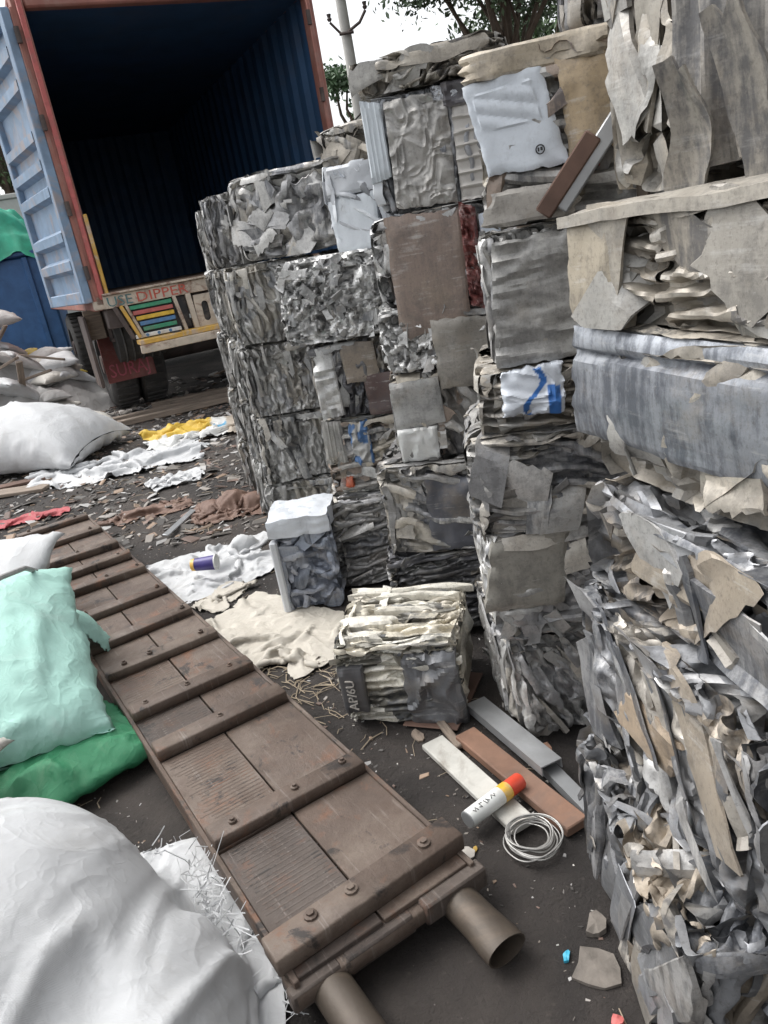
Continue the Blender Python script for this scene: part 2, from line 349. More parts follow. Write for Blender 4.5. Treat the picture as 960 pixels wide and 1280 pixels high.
def shard(rg, L, Wd, nu, nv, rim, fold=.3, curl=.25, crease=2):
    s = np.linspace(0, 1, nu); t = np.linspace(0, 1, nv); s, t = np.meshgrid(s, t, indexing='ij')
    j = lambda: 1 + rg.uniform(-.28, .22)
    c = np.array([[-L / 2 * j(), -Wd / 2 * j()], [L / 2 * j(), -Wd / 2 * j()], [-L / 2 * j(), Wd / 2 * j()], [L / 2 * j(), Wd / 2 * j()]])
    xy = ((1 - s) * (1 - t))[..., None] * c[0] + (s * (1 - t))[..., None] * c[1] + ((1 - s) * t)[..., None] * c[2] + (s * t)[..., None] * c[3]
    sd = int(rg.integers(1 << 20)); sc = 2.2 / max(L, Wd)
    x, y = xy[..., 0], xy[..., 1]
    edge = np.maximum(np.abs(2 * s - 1), np.abs(2 * t - 1)) ** 3
    w1 = vn(v2(x * sc * 2.5, y * sc * 2.5, 1), sd); w2 = vn(v2(x * sc * 2.5, y * sc * 2.5, 9), sd)
    z = np.zeros_like(x)
    for k in range(crease):
        a = rg.uniform(0, math.pi); n0, n1 = math.cos(a), math.sin(a); off = rg.uniform(-.3, .3) * min(L, Wd)
        d = np.abs(x * n0 + y * n1 - off)
        z += rg.choice([-1, 1], p=[.7, .3]) * rg.uniform(.3, 1) * fold * d
    z += curl * rg.uniform(-1, .3) * ((2 * t - 1) ** 2) * Wd * .5
    z += .035 * min(L, Wd) * 2 * vn(v2(x * sc * 2, y * sc * 2, 4), sd + 3) + .012 * min(L, Wd) * 2 * vn(v2(x * sc * 6, y * sc * 6, 4), sd + 5)
    x = x + edge * w1 * .09 * min(L, Wd); y = y + edge * w2 * .09 * min(L, Wd)
    z = z - z.mean()
    P = np.stack([x, y, z], -1).reshape(-1, 3)
    loop = [i * nv for i in range(nu)] + [(nu - 1) * nv + k for k in range(1, nv)] + [i * nv + nv - 1 for i in range(nu - 2, -1, -1)] + [k for k in range(nv - 2, 0, -1)]
    B = P[loop]; o = B[:, :2] - P[:, :2].mean(0); o /= np.linalg.norm(o, axis=1)[:, None] + 1e-9
    r1 = B.copy(); r1[:, :2] += o * rim * .35; r1[:, 2] -= rim * .4
    r2 = B.copy(); r2[:, :2] += o * rim * .15; r2[:, 2] -= rim * 1.7
    n = len(P); m = len(loop)
    F = gridf(nu, nv)
    for k in range(m):
        q = (k + 1) % m
        F.append([loop[q], loop[k], n + k, n + q]); F.append([n + q, n + k, n + m + k, n + m + q])
    return np.vstack([P, r1, r2]), F
FR = dict(w=((0, -1, 0), (0, 0, 1), (-1, 0, 0)), s=((1, 0, 0), (0, 0, 1), (0, -1, 0)), t=((1, 0, 0), (0, 1, 0), (0, 0, 1)), e=((0, 1, 0), (0, 0, 1), (1, 0, 0)), n=((-1, 0, 0), (0, 0, 1), (0, 1, 0)))
def face_frame(f, w, d, h):
    u, v, n = (np.array(a, float) for a in FR[f])
    half = np.array([w / 2, d / 2, h / 2]); cen = np.array([0, 0, h / 2])
    return u, v, n, cen + n * half, 2 * abs(u @ half), 2 * abs(v @ half)
def press(P, w, d, h, sd, bulge=.008):
    """flatten everything that sticks out of the baler's box, like the press does"""
    nz = vn(P * 9, sd) * bulge
    lim = np.array([w / 2, d / 2, h / 2]); q = P - np.array([0, 0, h / 2])
    for k in range(3):
        a = np.abs(q[:, k]); L = lim[k] + nz - (.004 if k == 2 else 0); ex = a - L; s = .007
        q[:, k] = np.where(ex > 0, np.sign(q[:, k]) * (L + s * np.tanh(ex / s * .5)), q[:, k])
    q[:, 2] = np.clip(q[:, 2], -h / 2, h / 2 + .004)
    return q + np.array([0, 0, h / 2])
STY = dict(  # cell length and width ranges, angle spread (deg), tilt (slope), crease slope, relief
    plate=dict(fac=.03, fa=.007, L=(.05, .16), W=(.014, .05), spread=30, tilt=.24, fold=.30, crack=.011, wr=.0016, dep=.026, over=6, oL=(.04, .11), oW=(.010, .03), np=5, pL=(.10, .21), pW=(.05, .10), ps=34),
    strata=dict(fac=.022, fa=.004, L=(.06, .22), W=(.006, .018), spread=8, tilt=.26, fold=.22, crack=.005, wr=.0014, dep=.013, over=6, oL=(.05, .14), oW=(.008, .02), np=4, pL=(.06, .18), pW=(.014, .04), ps=9),
    chip=dict(fac=.022, fa=.005, L=(.03, .085), W=(.010, .028), spread=60, tilt=.34, fold=.3, crack=.007, wr=.0012, dep=.018, over=14, oL=(.03, .08), oW=(.008, .02), np=16, pL=(.04, .09), pW=(.02, .04), ps=60),
    leaf=dict(fac=.026, fa=.005, L=(.10, .28), W=(.008, .024), spread=7, tilt=.24, fold=.24, crack=.004, wr=.0014, dep=.012, over=3, oL=(.05, .12), oW=(.008, .02), np=4, pL=(.08, .2), pW=(.012, .034), ps=8),
    fold=dict(fac=.03, fa=.007, L=(.05, .16), W=(.014, .045), spread=28, tilt=.24, fold=.30, crack=.010, wr=.0016, dep=.024, over=6, oL=(.04, .12), oW=(.012, .03), np=5, pL=(.06, .15), pW=(.03, .07), ps=35))
SEED = [100]
def facet(x, y, sd):
    i = np.floor(x).astype(np.int64); j = np.floor(y).astype(np.int64); fx = x - i; fy = y - j; z = np.zeros_like(i)
    h00, h10, h01, h11 = _hash(i, j, z, sd), _hash(i + 1, j, z, sd), _hash(i, j + 1, z, sd), _hash(i + 1, j + 1, z, sd)
    return np.where(fx > fy, h00 + (h10 - h00) * fx + (h11 - h10) * fy, h00 + (h01 - h00) * fy + (h11 - h01) * fx)
def plate_mesh(rg, L, Wd, t=.0035, nu=11, nv=8):
    s, q = np.meshgrid(np.linspace(0, 1, nu), np.linspace(0, 1, nv), indexing='ij')
    J = rg.uniform(-.26, .12, (4, 2)); c = np.array([[-L / 2 * (1 + J[0, 0]), -Wd / 2 * (1 + J[0, 1])], [L / 2 * (1 + J[1, 0]), -Wd / 2 * (1 + J[1, 1])], [-L / 2 * (1 + J[2, 0]), Wd / 2 * (1 + J[2, 1])], [L / 2 * (1 + J[3, 0]), Wd / 2 * (1 + J[3, 1])]])
    xy = ((1 - s) * (1 - q))[..., None] * c[0] + (s * (1 - q))[..., None] * c[1] + ((1 - s) * q)[..., None] * c[2] + (s * q)[..., None] * c[3]
    x, y = xy[..., 0], xy[..., 1]; sd = int(rg.integers(1 << 20))
    z = .010 * facet(x / .055 + .4 * y / .05 + 3.3, y / .05 + 1.7, sd) * rg.uniform(.1, .9)
    for k in range(rg.integers(1, 3)):
        an = rg.uniform(-.5, .5) + (0 if rg.random() < .6 else math.pi / 2); of = rg.uniform(-.35, .35) * min(L, Wd)
        d = x * math.sin(an) + y * math.cos(an) - of; z = z + rg.normal(-.15, .5) * np.maximum(d, 0)
    e = rg.integers(4); u = (q, 1 - q, s, 1 - s)[e]; z = z + .016 * np.clip(1 - u / .12, 0, 1) * rg.uniform(-.2, 1)
    z = z + rg.normal(0, 1.6) * (y * math.cos(.4) + x * math.sin(.4)) ** 2
    # one edge hemmed or torn
    e = rg.integers(4); u = (q, 1 - q, s, 1 - s)[e]; z = z - .014 * np.clip(1 - u / .14, 0, 1) * rg.uniform(.2, 1)
    k = rg.integers(4); u = (q, 1 - q, s, 1 - s)[k]; tear = (np.clip(1 - u / .2, 0, 1)) * .010 * vn(v2(x * 90, y * 90, 1), sd + 1); x = x + tear; y = y + tear
    z = z - z.mean(); P = np.stack([x, y, z], -1).reshape(-1, 3); n = len(P)
    loop = [i * nv for i in range(nu)] + [(nu - 1) * nv + k for k in range(1, nv)] + [i * nv + nv - 1 for i in range(nu - 2, -1, -1)] + [k for k in range(nv - 2, 0, -1)]
    F = gridf(nu, nv); B = P[loop]; m_ = len(loop); low = B - np.array([0, 0, t + .004])
    for k in range(m_):
        j = (k + 1) % m_; F.append([loop[j], loop[k], n + k, n + j])
    return np.vstack([P, low]), np.array(F)
def crumple_face(rg, fu, fv, cell, st, ang, sd, dens):
    """crushed sheets packed side by side: an anisotropic cell pattern, each cell its own tilted, creased sheet"""
    nu = int(fu / cell) + 1; nv = int(fv / cell) + 1
    a, b = np.meshgrid(np.linspace(-.5, .5, nu) * fu, np.linspace(-.5, .5, nv) * fv, indexing='ij')
    wa = .010 * vn(v2(a * 11, b * 11, 1), sd) + .003 * vn(v2(a * 50, b * 50, 2), sd); wb = .010 * vn(v2(a * 11, b * 11, 5), sd) + .003 * vn(v2(a * 50, b * 50, 6), sd)
    x = a + wa; y = b + wb
    mean = (st['L'][0] + st['L'][1]) * .42 * (st['W'][0] + st['W'][1]) * .42
    K = int(min(230, max(8, 1.15 * dens * fu * fv / mean)))
    c1 = max(1, int(round(math.sqrt(K * fu / fv)))); rows = int(math.ceil(K / c1)); K = c1 * rows
    k = np.arange(K); cx = ((k % c1 + rg.uniform(-.1, 1.1, K)) / c1 - .5) * fu; cy = ((k // c1 + rg.uniform(-.1, 1.1, K)) / rows - .5) * fv
    th = np.radians(ang + rg.normal(0, 1, K) * st['spread']); Ls = rg.uniform(*st['L'], K) / 2; Ws = rg.uniform(*st['W'], K) / 2
    big = rg.random(K) < .16; Ls[big] *= 1.5; Ws[big] *= 1.7
    ct, s_ = np.cos(th), np.sin(th)
    dx = x[..., None] - cx; dy = y[..., None] - cy
    qu = (dx * ct + dy * s_) / Ls; qv = (-dx * s_ + dy * ct) / Ws
    D = (np.abs(qu) ** 3 + np.abs(qv) ** 3) ** (1 / 3.)
    i1 = D.argmin(-1); D1 = np.take_along_axis(D, i1[..., None], -1)[..., 0]
    np.put_along_axis(D, i1[..., None], 1e9, -1); D2 = D.min(-1)
    gx, gy = np.meshgrid(np.arange(nu), np.arange(nv), indexing='ij')
    U = qu[gx, gy, i1]; V = qv[gx, gy, i1]
    mu = U * Ls[i1]; mv = V * Ws[i1]
    g1 = rg.normal(0, st['tilt'], K) * .5; g2 = rg.normal(0, st['tilt'], K); z0 = rg.uniform(-st['dep'], .006, K)
    h = z0[i1] + g1[i1] * mu + g2[i1] * mv
    for q in range(3):
        an = rg.uniform(0, math.pi, K); of = rg.uniform(-.5, .5, K); am = rg.normal(-.12, .8, K) * st['fold'] * (rg.random(K) < .75)
        h = h + am[i1] * np.abs(np.cos(an)[i1] * mu + np.sin(an)[i1] * mv - of[i1] * Ws[i1])
    ru = st['fac'] * rg.uniform(.7, 1.5, K)[i1]
    fxu = mu / ru * .55 + i1 * 3.7 + .25 * vn(v2(mu / ru, mv / ru, 1), sd + 6); fyv = mv / ru * 1.1 + i1 * 1.9 + .25 * vn(v2(mu / ru, mv / ru, 4), sd + 7)
    am = (st['fa'] * rg.uniform(.25, 1.5, K))[i1]
    h = h + am * facet(fxu, fyv, sd + 1) + am * .32 * facet(fxu * 2.7, fyv * 2.3, sd + 3)
    h = h + st['wr'] * (1 - 2.2 * np.abs(vn(v2(mu * 26 + i1 * 7.3, mv * 75, 3), sd + 2))) + st['wr'] * .6 * vn(v2(mu * 80 + i1 * 3.1, mv * 150, 7), sd + 4)
    gap = np.clip((D2 - D1) * Ws[i1] * .5, 0, None)
    h = h - st['crack'] * np.exp(-(gap / .0016) ** 2) - .18 * st['crack'] * np.exp(-(gap / .004) ** 2)
    t = .012; h = np.where(h > 0, t * np.tanh(h / t), h); h = np.maximum(h, -.055)
    eu = np.minimum(a + fu / 2, fu / 2 - a); ev = np.minimum(b + fv / 2, fv / 2 - b); e = np.minimum(eu, ev)
    h = h * np.clip(e / .012, .25, 1)
    return a, b, h, i1, K
def pull(P, w, d, h, sd):
    """uneven corners and bulging sides shared by all faces of a bale"""
    q = P * 7; n = np.stack([vn(q, sd), vn(q, sd + 11), vn(q, sd + 23)], -1) * .011
    q = P * 28; n += np.stack([vn(q, sd + 3), vn(q, sd + 13), vn(q, sd + 29)], -1) * .0035
    n[:, 2] *= .5
    half = np.array([w / 2, d / 2, h / 2]); cen = np.array([0, 0, h / 2]); qq = np.abs((P - cen) / half); mx = qq.max(-1); rr = ((qq ** 9).sum(-1)) ** (1 / 9.)
    P = cen + (P - cen) * (1 - .75 * (1 - mx / np.maximum(rr, 1e-6)))[:, None]
    Q = P + n; Q[:, 2] = np.clip(Q[:, 2], .0, None)
    Q[:, 2] = np.where(P[:, 2] > h * .97, np.minimum(Q[:, 2], h + .001), Q[:, 2]); return Q
def gridq(nu, nv):
    i, j = np.meshgrid(np.arange(nu - 1), np.arange(nv - 1), indexing='ij'); i = i.ravel(); j = j.ravel()
    return np.stack([i * nv + j, (i + 1) * nv + j, (i + 1) * nv + j + 1, i * nv + j + 1], -1)
def submesh(V, F, C, name, m, root, angle=24):
    u, inv = np.unique(F, return_inverse=True)
    return mk(name, V[u], inv.reshape(F.shape), m, root, C[u], angle)
# ================================================================== CLOTH SOLVER
def _sat(P, a, b, rest, k=1.0, mass=None):
    d = P[b] - P[a]; l = np.sqrt((d * d).sum(-1, keepdims=True)) + 1e-9; c = d * (.5 * k * (1 - rest / l)); P[a] += c; P[b] -= c
def _pairs(n, ax, step=1, wrap=False):
    out = []
    for s in range(2 * step):
        i = np.arange(n)[(np.arange(n) % (2 * step)) == s]
        j = i + step
        if wrap: j = j % n; 
        else: i, j = i[j < n], j[j < n]
        if len(i):
            if ax == 0: out.append(((i,), (j,)))
            else: out.append(((slice(None), i), (slice(None), j)))
    return out
def cloth(P, ru, rv, steps, collide, wrap=False, iters=5, grav=6e-4, damp=.96, press=0., bend=.12, seam=False, post=None):
    """position based cloth on a grid; ru, rv = rest lengths along the two grid axes"""
    nu, nv = P.shape[:2]; O = P.copy(); cons = []
    for a, b in _pairs(nu, 0, 1, wrap): cons.append((a, b, ru, 1.))
    for a, b in _pairs(nv, 1): cons.append((a, b, rv, 1.))
    for a, b in _pairs(nu, 0, 2, wrap): cons.append((a, b, 2 * ru, bend))
    for a, b in _pairs(nv, 1, 2): cons.append((a, b, 2 * rv, bend))
    dg = math.hypot(ru, rv)
    for s in range(steps):
        vel = (P - O) * damp; O = P.copy(); P = P + vel; P[..., 2] -= grav
        if press:
            du = (np.roll(P, -1, 0) - np.roll(P, 1, 0)); dv = np.gradient(P, axis=1)
            nrm = np.cross(du, dv); nrm /= np.linalg.norm(nrm, axis=-1, keepdims=True) + 1e-9; P = P + nrm * press
        for it in range(iters):
            for a, b, r, k in cons: _sat(P, a, b, r, k)
            # shear
            for p_, q_ in (((slice(0, -1, 2), slice(0, -1)), (slice(1, None, 2), slice(1, None))), ((slice(1, None, 2), slice(0, -1)), (slice(0, -1, 2), slice(1, None)))):
                A = P[p_]; B = P[q_]; m_ = min(A.shape[0], B.shape[0]); A = A[:m_]; B = B[:m_]
                d = B - A; l = np.sqrt((d * d).sum(-1, keepdims=True)) + 1e-9; c = d * (.25 * (1 - dg / l)); P[p_][:m_] += c * .5; P[q_][:m_] -= c * .5
            if seam:
                for e in (0, -1):
                    m_ = P[:, e].copy(); f = m_[(-np.arange(nu)) % nu]; P[:, e] = (m_ + f) / 2
        P = collide(P)
        fr = P[..., 2] < .012; O[fr] = O[fr] * .3 + P[fr] * .7
        if post: post(P)
    return P
# ---- crushed sheets: a wide sheet is squeezed between the walls of the press until it buckles
def crumple_tile(fu, fv, ku, kv, sd, n, depth=.045, steps=70, bend=.22):
    nu = n; nv = int(n * fv * kv / (fu * ku)); nv = int(np.clip(nv, 24, 150)); nv += nv % 2
    a, b = np.meshgrid(np.linspace(-.5, .5, nu), np.linspace(-.5, .5, nv), indexing='ij')
    P = np.stack([a * fu, b * fv, -.02 + .016 * vn(v2(a * 9 * ku, b * 9 * kv, 1), sd) + .010 * vn(v2(a * 21 * ku, b * 21 * kv, 4), sd + 1)], -1)
    P[..., 0] += .006 * vn(v2(a * 12, b * 12, 2), sd + 2); P[..., 1] += .006 * vn(v2(a * 12, b * 12, 3), sd + 3)
    def walls(Q):
        Q[..., 0] = np.clip(Q[..., 0], -fu / 2, fu / 2); Q[..., 1] = np.clip(Q[..., 1], -fv / 2, fv / 2); Q[..., 2] = np.clip(Q[..., 2], -depth, .002); return Q
    P = cloth(P, fu * ku / (nu - 1), fv * kv / (nv - 1), steps, walls, grav=0., damp=.75, bend=bend, iters=4)
    P[..., 0] /= fu; P[..., 1] /= fv
    return P, a, b
TILES = dict(iso=[crumple_tile(.34, .28, 1.62, 1.08, 7, 58, .055, 60, .45), crumple_tile(.34, .28, 1.42, 1.2, 17, 52, .055, 60, .45), crumple_tile(.34, .28, 1.8, 1.05, 57, 66, .055, 60, .45)],
             acc=[crumple_tile(.34, .28, 2.1, 1.06, 27, 112, .038), crumple_tile(.34, .28, 1.9, 1.12, 37, 112, .038)])
def biggest(mask):
    lab = np.where(mask, np.arange(mask.size).reshape(mask.shape) + 1, 0)
    while True:
        n = lab.copy()
        n[1:] = np.maximum(n[1:], lab[:-1]); n[:-1] = np.maximum(n[:-1], lab[1:]); n[:, 1:] = np.maximum(n[:, 1:], lab[:, :-1]); n[:, :-1] = np.maximum(n[:, :-1], lab[:, 1:])
        n = np.where(mask, n, 0)
        if (n == lab).all(): break
        lab = n
    v, c = np.unique(lab[lab > 0], return_counts=True)
    return (lab == v[c.argmax()]).ravel()
def bale(label, x, y, z0, z1, w, d, yaw, style='plate', pal='grey', ang=90, faces='wst', dens=1.0, roll=(0, 0), m='scrap', skip=None, group=None, gap=.0, name='scrap_bale', nbig=4, psc=1.0, nw=False):
    SEED[0] += 1; sd = SEED[0]; rg = np.random.default_rng(sd)
    x, y, z0, z1, w, d = (q * S for q in (x, y, z0, z1, w, d)); h = z1 - z0 - gap
    ps = R(yaw); cs, sn = math.cos(ps), math.sin(ps)
    if nw: x, y = x + d * sn, y - d * cs
    root = empty(name, (x + cs * w / 2 - sn * d / 2, y + sn * w / 2 + cs * d / 2, z0), label, 'bale', ps, group)
    root.rotation_euler = (R(roll[0]), R(roll[1]), ps)
    P_ = np.array(PAL[pal]); st = STY[style]
    cell = float(np.clip(.0022 * math.hypot(x, y), .0026, .0062))
    restV, restF, restC = [], [], []; off = 0; kind = dict(plate='iso', fold='iso', strata='acc', leaf='acc').get(style)
    for f in 'wstne':
        u, v, n, c, fu, fv = face_frame(f, w, d, h)
        seen = f in faces; tiled = bool(kind) and seen; cl = (cell * (1.25 if f == 't' else 1)) if seen and not tiled else (.012 if tiled else .03)
        a, b, hh, cid, K = crumple_face(rg, fu, fv, cl, st, ang if f != 't' else rg.uniform(0, 180), sd + ord(f), dens * (1 if f != 't' else .7))
        if tiled: hh = hh - .030
        P = c + a[..., None] * u + b[..., None] * v + hh[..., None] * n
        P = pull(P.reshape(-1, 3), w, d, h, sd)
        kc = P_[rg.integers(len(P_), size=K)] * np.concatenate([np.repeat(rg.uniform(.66, 1.2, (K, 1)), 3, 1), np.ones((K, 1))], 1)
        C = kc[cid].reshape(-1, 4); F = gridq(*a.shape); fc = cid[:-1, :-1].ravel()
        cnt = np.bincount(fc, minlength=K)
        pick = np.argsort(-cnt)[:nbig if f != 't' else 5] if seen and not tiled else []
        rest = np.ones(len(F), bool)
        for q in pick:
            if cnt[q] < 30: continue
            sel = biggest(cid[:-1, :-1] == q); rest &= ~sel; submesh(P, F[sel], C, 'sheet', m, root)
        if tiled:
            reps = max(1, int(round(fu / fv / 1.35)))
            for q0 in range(reps):
                T, ra, rb = TILES[kind][rg.integers(len(TILES[kind]))]
                horiz = kind == 'acc' and (abs((ang % 180) - 90) > 45 or f == 't')
                X, Y, Zt = T[..., 0], T[..., 1], T[..., 2]
                if horiz or (kind == 'iso' and rg.random() < .5): X, Y = Y, X
                if rg.random() < .5: X = -X
                if rg.random() < .5: Y = -Y
                sw = 1.05 / reps
                tu = ((X * sw + (q0 + .5) / reps - .5)) * fu; tv = Y * 1.03 * fv
                if kind == 'iso':
                    aa = R(rg.normal(0, 22)); k_ = 1.0 + .45 * abs(math.sin(aa)); tu, tv = (k_ * (tu * math.cos(aa) - tv * math.sin(aa)), k_ * (tu * math.sin(aa) + tv * math.cos(aa)))
                if kind == 'acc': lean = math.tan(R(((ang + 90) % 180) - 90 if horiz else (ang % 180) - 90)) ; tu, tv = (tu, tv + .5 * lean * tu) if horiz else (tu - .5 * lean * tv, tv)
                Pt = c + tu[..., None] * u + tv[..., None] * v + (Zt + .004 + .006 * vn(v2(tu * 6, tv * 6, q0), sd + 70))[..., None] * n
                Pt = pull(press(Pt.reshape(-1, 3), w, d, h, sd, .004), w, d, h, sd)
                kk = int(rg.integers(9, 14)); sx = rg.uniform(-.5, .5, kk); sy = rg.uniform(-.5, .5, kk); ax_ = (rg.uniform(.5, 2.2, kk), 1.)
                wob = .05 * vn(v2(ra * 14, rb * 14, 3), sd + 5)
                if kind == 'acc': ax_ = (rg.uniform(2., 6., kk), .8)
                dist = ((ra + wob)[..., None] - sx) ** 2 * ax_[0] + ((rb + wob)[..., None] - sy) ** 2 * ax_[1]; pid = dist.argmin(-1)
                pc = P_[rg.integers(len(P_), size=kk)] * np.concatenate([np.repeat(rg.uniform(.72, 1.15, (kk, 1)), 3, 1), np.ones((kk, 1))], 1)
                Ft = gridq(*ra.shape); pf = pid[:-1, :-1].ravel(); small = np.zeros(len(Ft), bool)
                for q in range(kk):
                    sel = pf == q
                    if sel.sum() < 60: small |= sel; continue
                    big_ = biggest(pid[:-1, :-1] == q); small |= sel & ~big_
                    uu, iv = np.unique(Ft[big_], return_inverse=True); mk('sheet', Pt[uu], iv.reshape(-1, 4), m if rg.random() < .75 or m != 'scrap' else 'slab', root, pc[q], 42 if kind == 'acc' else 34)
                if small.any():
                    uu, iv = np.unique(Ft[small], return_inverse=True); restV.append(Pt[uu]); restC.append(pc[pid.ravel()[uu]]); restF.append(iv.reshape(-1, 4) + off); off += len(uu)
        u_, inv = np.unique(F[rest], return_inverse=True); restV.append(P[u_]); restC.append(C[u_]); restF.append(inv.reshape(-1, 4) + off); off += len(u_)
    V = np.vstack(restV); F = np.vstack(restF); C = np.vstack(restC)
    o = mk('crushed_scrap', V, F, m, root, C, 24); o['kind'] = 'stuff'
    for f in [q for q in faces if q in 'wst']:
        u, v, n, c, fu, fv = face_frame(f, w, d, h)
        for k in range(int(st['np'] * dens * (fu * fv / .075) * (.5 if f == 't' else 1))):
            cu = rg.uniform(-.44, .44) * fu; cv = rg.uniform(-.44, .44) * fv
            if skip and f in skip:
                a0, b0, a1, b1 = skip[f]
                if a0 < cu / fu + .5 < a1 and b0 < cv / fv + .5 < b1: continue
            Lp = min(psc * rg.uniform(*st['pL']), .8 * max(fu, fv)); Wp = min(psc * rg.uniform(*st['pW']), .8 * min(fu, fv))
            Vs, Fs = plate_mesh(rg, Lp, Wp)
            an = R((ang if f != 't' else rg.uniform(0, 180)) + rg.normal(0, 1) * st['ps'])
            Rm = np.array(Matrix.Rotation(an, 3, 'Z') @ Matrix.Rotation(rg.normal(0, .16), 3, 'X') @ Matrix.Rotation(rg.normal(0, .09), 3, 'Y'))
            Vs = Vs @ Rm.T; Q = press(c + (cu + Vs[:, :1]) * u + (cv + Vs[:, 1:2]) * v + (rg.uniform(-.012, .004) + Vs[:, 2:]) * n, w, d, h, sd, .005)
            cc = P_[rg.integers(len(P_))] * np.array([*[rg.uniform(.75, 1.15)] * 3, 1])
            mk('sheet', Q, Fs, m if rg.random() < .65 or m != 'scrap' else 'slab', root, cc, 22)
    ov = MB()
    for f in faces:
        u, v, n, c, fu, fv = face_frame(f, w, d, h)
        for k in range(int(st['over'] * .45 * dens * (fu * fv / .075))):
            cu = rg.uniform(-.48, .48) * fu; cv = rg.uniform(-.48, .48) * fv
            if skip and f in skip:
                a0, b0, a1, b1 = skip[f]
                if a0 < cu / fu + .5 < a1 and b0 < cv / fv + .5 < b1: continue
            Vs, Fs = plate_mesh(rg, rg.uniform(*st['oL']), rg.uniform(*st['oW']), .0, 6, 4)
            an = R((ang if f != 't' else rg.uniform(0, 180)) + rg.normal(0, 1) * st['spread'] * 1.2)
            Rm = np.array(Matrix.Rotation(an, 3, 'Z') @ Matrix.Rotation(rg.normal(0, .2), 3, 'X') @ Matrix.Rotation(rg.normal(0, .12), 3, 'Y'))
            Vs = Vs @ Rm.T; Q = press(c + (cu + Vs[:, :1]) * u + (cv + Vs[:, 1:2]) * v + (rg.uniform(-.010, .001) + Vs[:, 2:]) * n, w, d, h, sd)
            ov.add(Q, Fs.tolist(), P_[rg.integers(len(P_))] * np.array([*[rg.uniform(.7, 1.05)] * 3, 1]))
    if ov.V:
        o = ov.build('loose_shavings', m, root, 30); o['kind'] = 'stuff'
    root['_dims'] = (w, d, h)
    return root
def dims(root): return tuple(root['_dims'])
def panel(root, f, u0, v0, u1, v1, fn, col, m='scrap', label=None, nu=24, nv=24, lift=.006, rim=.012, jag=.03, name='sheet', colfn=None, skew=0.0, sd=1):
    """one large pressed sheet lying on a bale's face; fn(a,b) -> relief in metres (a,b in metres from its lower left)"""
    w, d, h = dims(root); u, v, n, c, fu, fv = face_frame(f, w, d, h)
    a, b = np.meshgrid(np.linspace(0, 1, nu), np.linspace(0, 1, nv), indexing='ij')
    sd = int(abs(u0 * 971 + v0 * 577 + u1 * 331) * 10) + sd + len(root.children) * 7
    ju = .7 * jag * (vn(v2(b * 9, a * 3, 2), sd) + .5 * vn(v2(b * 27, a * 3, 2), sd)) * (2 * np.abs(a - .5)) ** 6; jv = .7 * jag * (vn(v2(a * 9, b * 3, 7), sd + 1) + .5 * vn(v2(a * 27, b * 3, 7), sd + 1)) * (2 * np.abs(b - .5)) ** 6
    ed = np.maximum(np.abs(2 * a - 1), np.abs(2 * b - 1)); sink = -.005 * ed ** 14 + .004 * vn(v2(a * 6, b * 6, 3), sd + 8) * ed ** 3
    rj = np.random.default_rng(sd); J = rj.uniform(-.055, .055, (2, 2, 2))
    wq = [(1 - a) * (1 - b), a * (1 - b), (1 - a) * b, a * b]; cj = [sum(wq[i] * J[i & 1, i >> 1, k] for i in range(4)) for k in range(2)]
    ju = .45 * ju + cj[0]; jv = .45 * jv + cj[1]
    U = (u0 + (u1 - u0) * (a + ju) + skew * (b - .5) - .5) * fu; Vv = (v0 + (v1 - v0) * (b + jv) - .5) * fv
    hgt = fn((a * (u1 - u0)) * fu, (b * (v1 - v0)) * fv)
    P = c + U[..., None] * u + Vv[..., None] * v + (lift * .55 + hgt + sink)[..., None] * n
    P = P.reshape(-1, 3)
    loop = [i * nv for i in range(nu)] + [(nu - 1) * nv + k for k in range(1, nv)] + [i * nv + nv - 1 for i in range(nu - 2, -1, -1)] + [k for k in range(nv - 2, 0, -1)]
    B = P[loop]; cc = P.mean(0); o = B - cc; o -= (o @ n)[:, None] * n; o /= np.linalg.norm(o, axis=1)[:, None] + 1e-9
    r1 = B - n * .0015; r2 = B - n * (rim + .012)
    N0 = len(P); m_ = len(loop); F = gridf(nu, nv)
    for k in range(m_):
        q = (k + 1) % m_; F.append([loop[q], loop[k], N0 + k, N0 + q]); F.append([N0 + q, N0 + k, N0 + m_ + k, N0 + m_ + q])
    V = np.vstack([P, r1, r2])
    C = np.tile(np.array(col, float), (len(V), 1))
    if colfn is not None:
        cf = colfn(a.ravel(), b.ravel()); C[:N0] = cf
    o_ = mk(name, V, F, m, root, C, 22)
    if label: o_['label'] = label
    return o_
def crinkle(amp=.006, sc=35, sd=3, sx=1., sy=1.):
    def f(a, b):
        p = v2(a * sc * sx, b * sc * sy, 1.7); p = p + .8 * np.stack([vn(p * .6, sd), vn(p * .6, sd + 9), 0 * a], -1)
        return amp * (1 - 2.4 * np.abs(vn(p, sd + 1))) + amp * .5 * (1 - 2 * np.abs(vn(p * 2.1, sd + 2)))
    return f
def dents(amp=.008, sc=10, sd=3):
    return lambda a, b: amp * .25 * fbm(v2(a * sc, b * sc, .3), sd, 2) + amp * .8 * facet(a * sc * 1.3 + .3 * b * sc, b * sc * 1.5, sd + 1)
def ribs(period, amp, axis=0, sd=3, sharp=3, dent=.004, wob=.2):
    def f(a, b):
        t = (a, b)[axis] / period + wob * vn(v2(a * 20, b * 20, 5), sd)
        return amp * (np.cos(2 * math.pi * t) * .5 + .5) ** sharp + dent * .7 * facet(a * 13 + b * 3, b * 12, sd + 4)
    return f

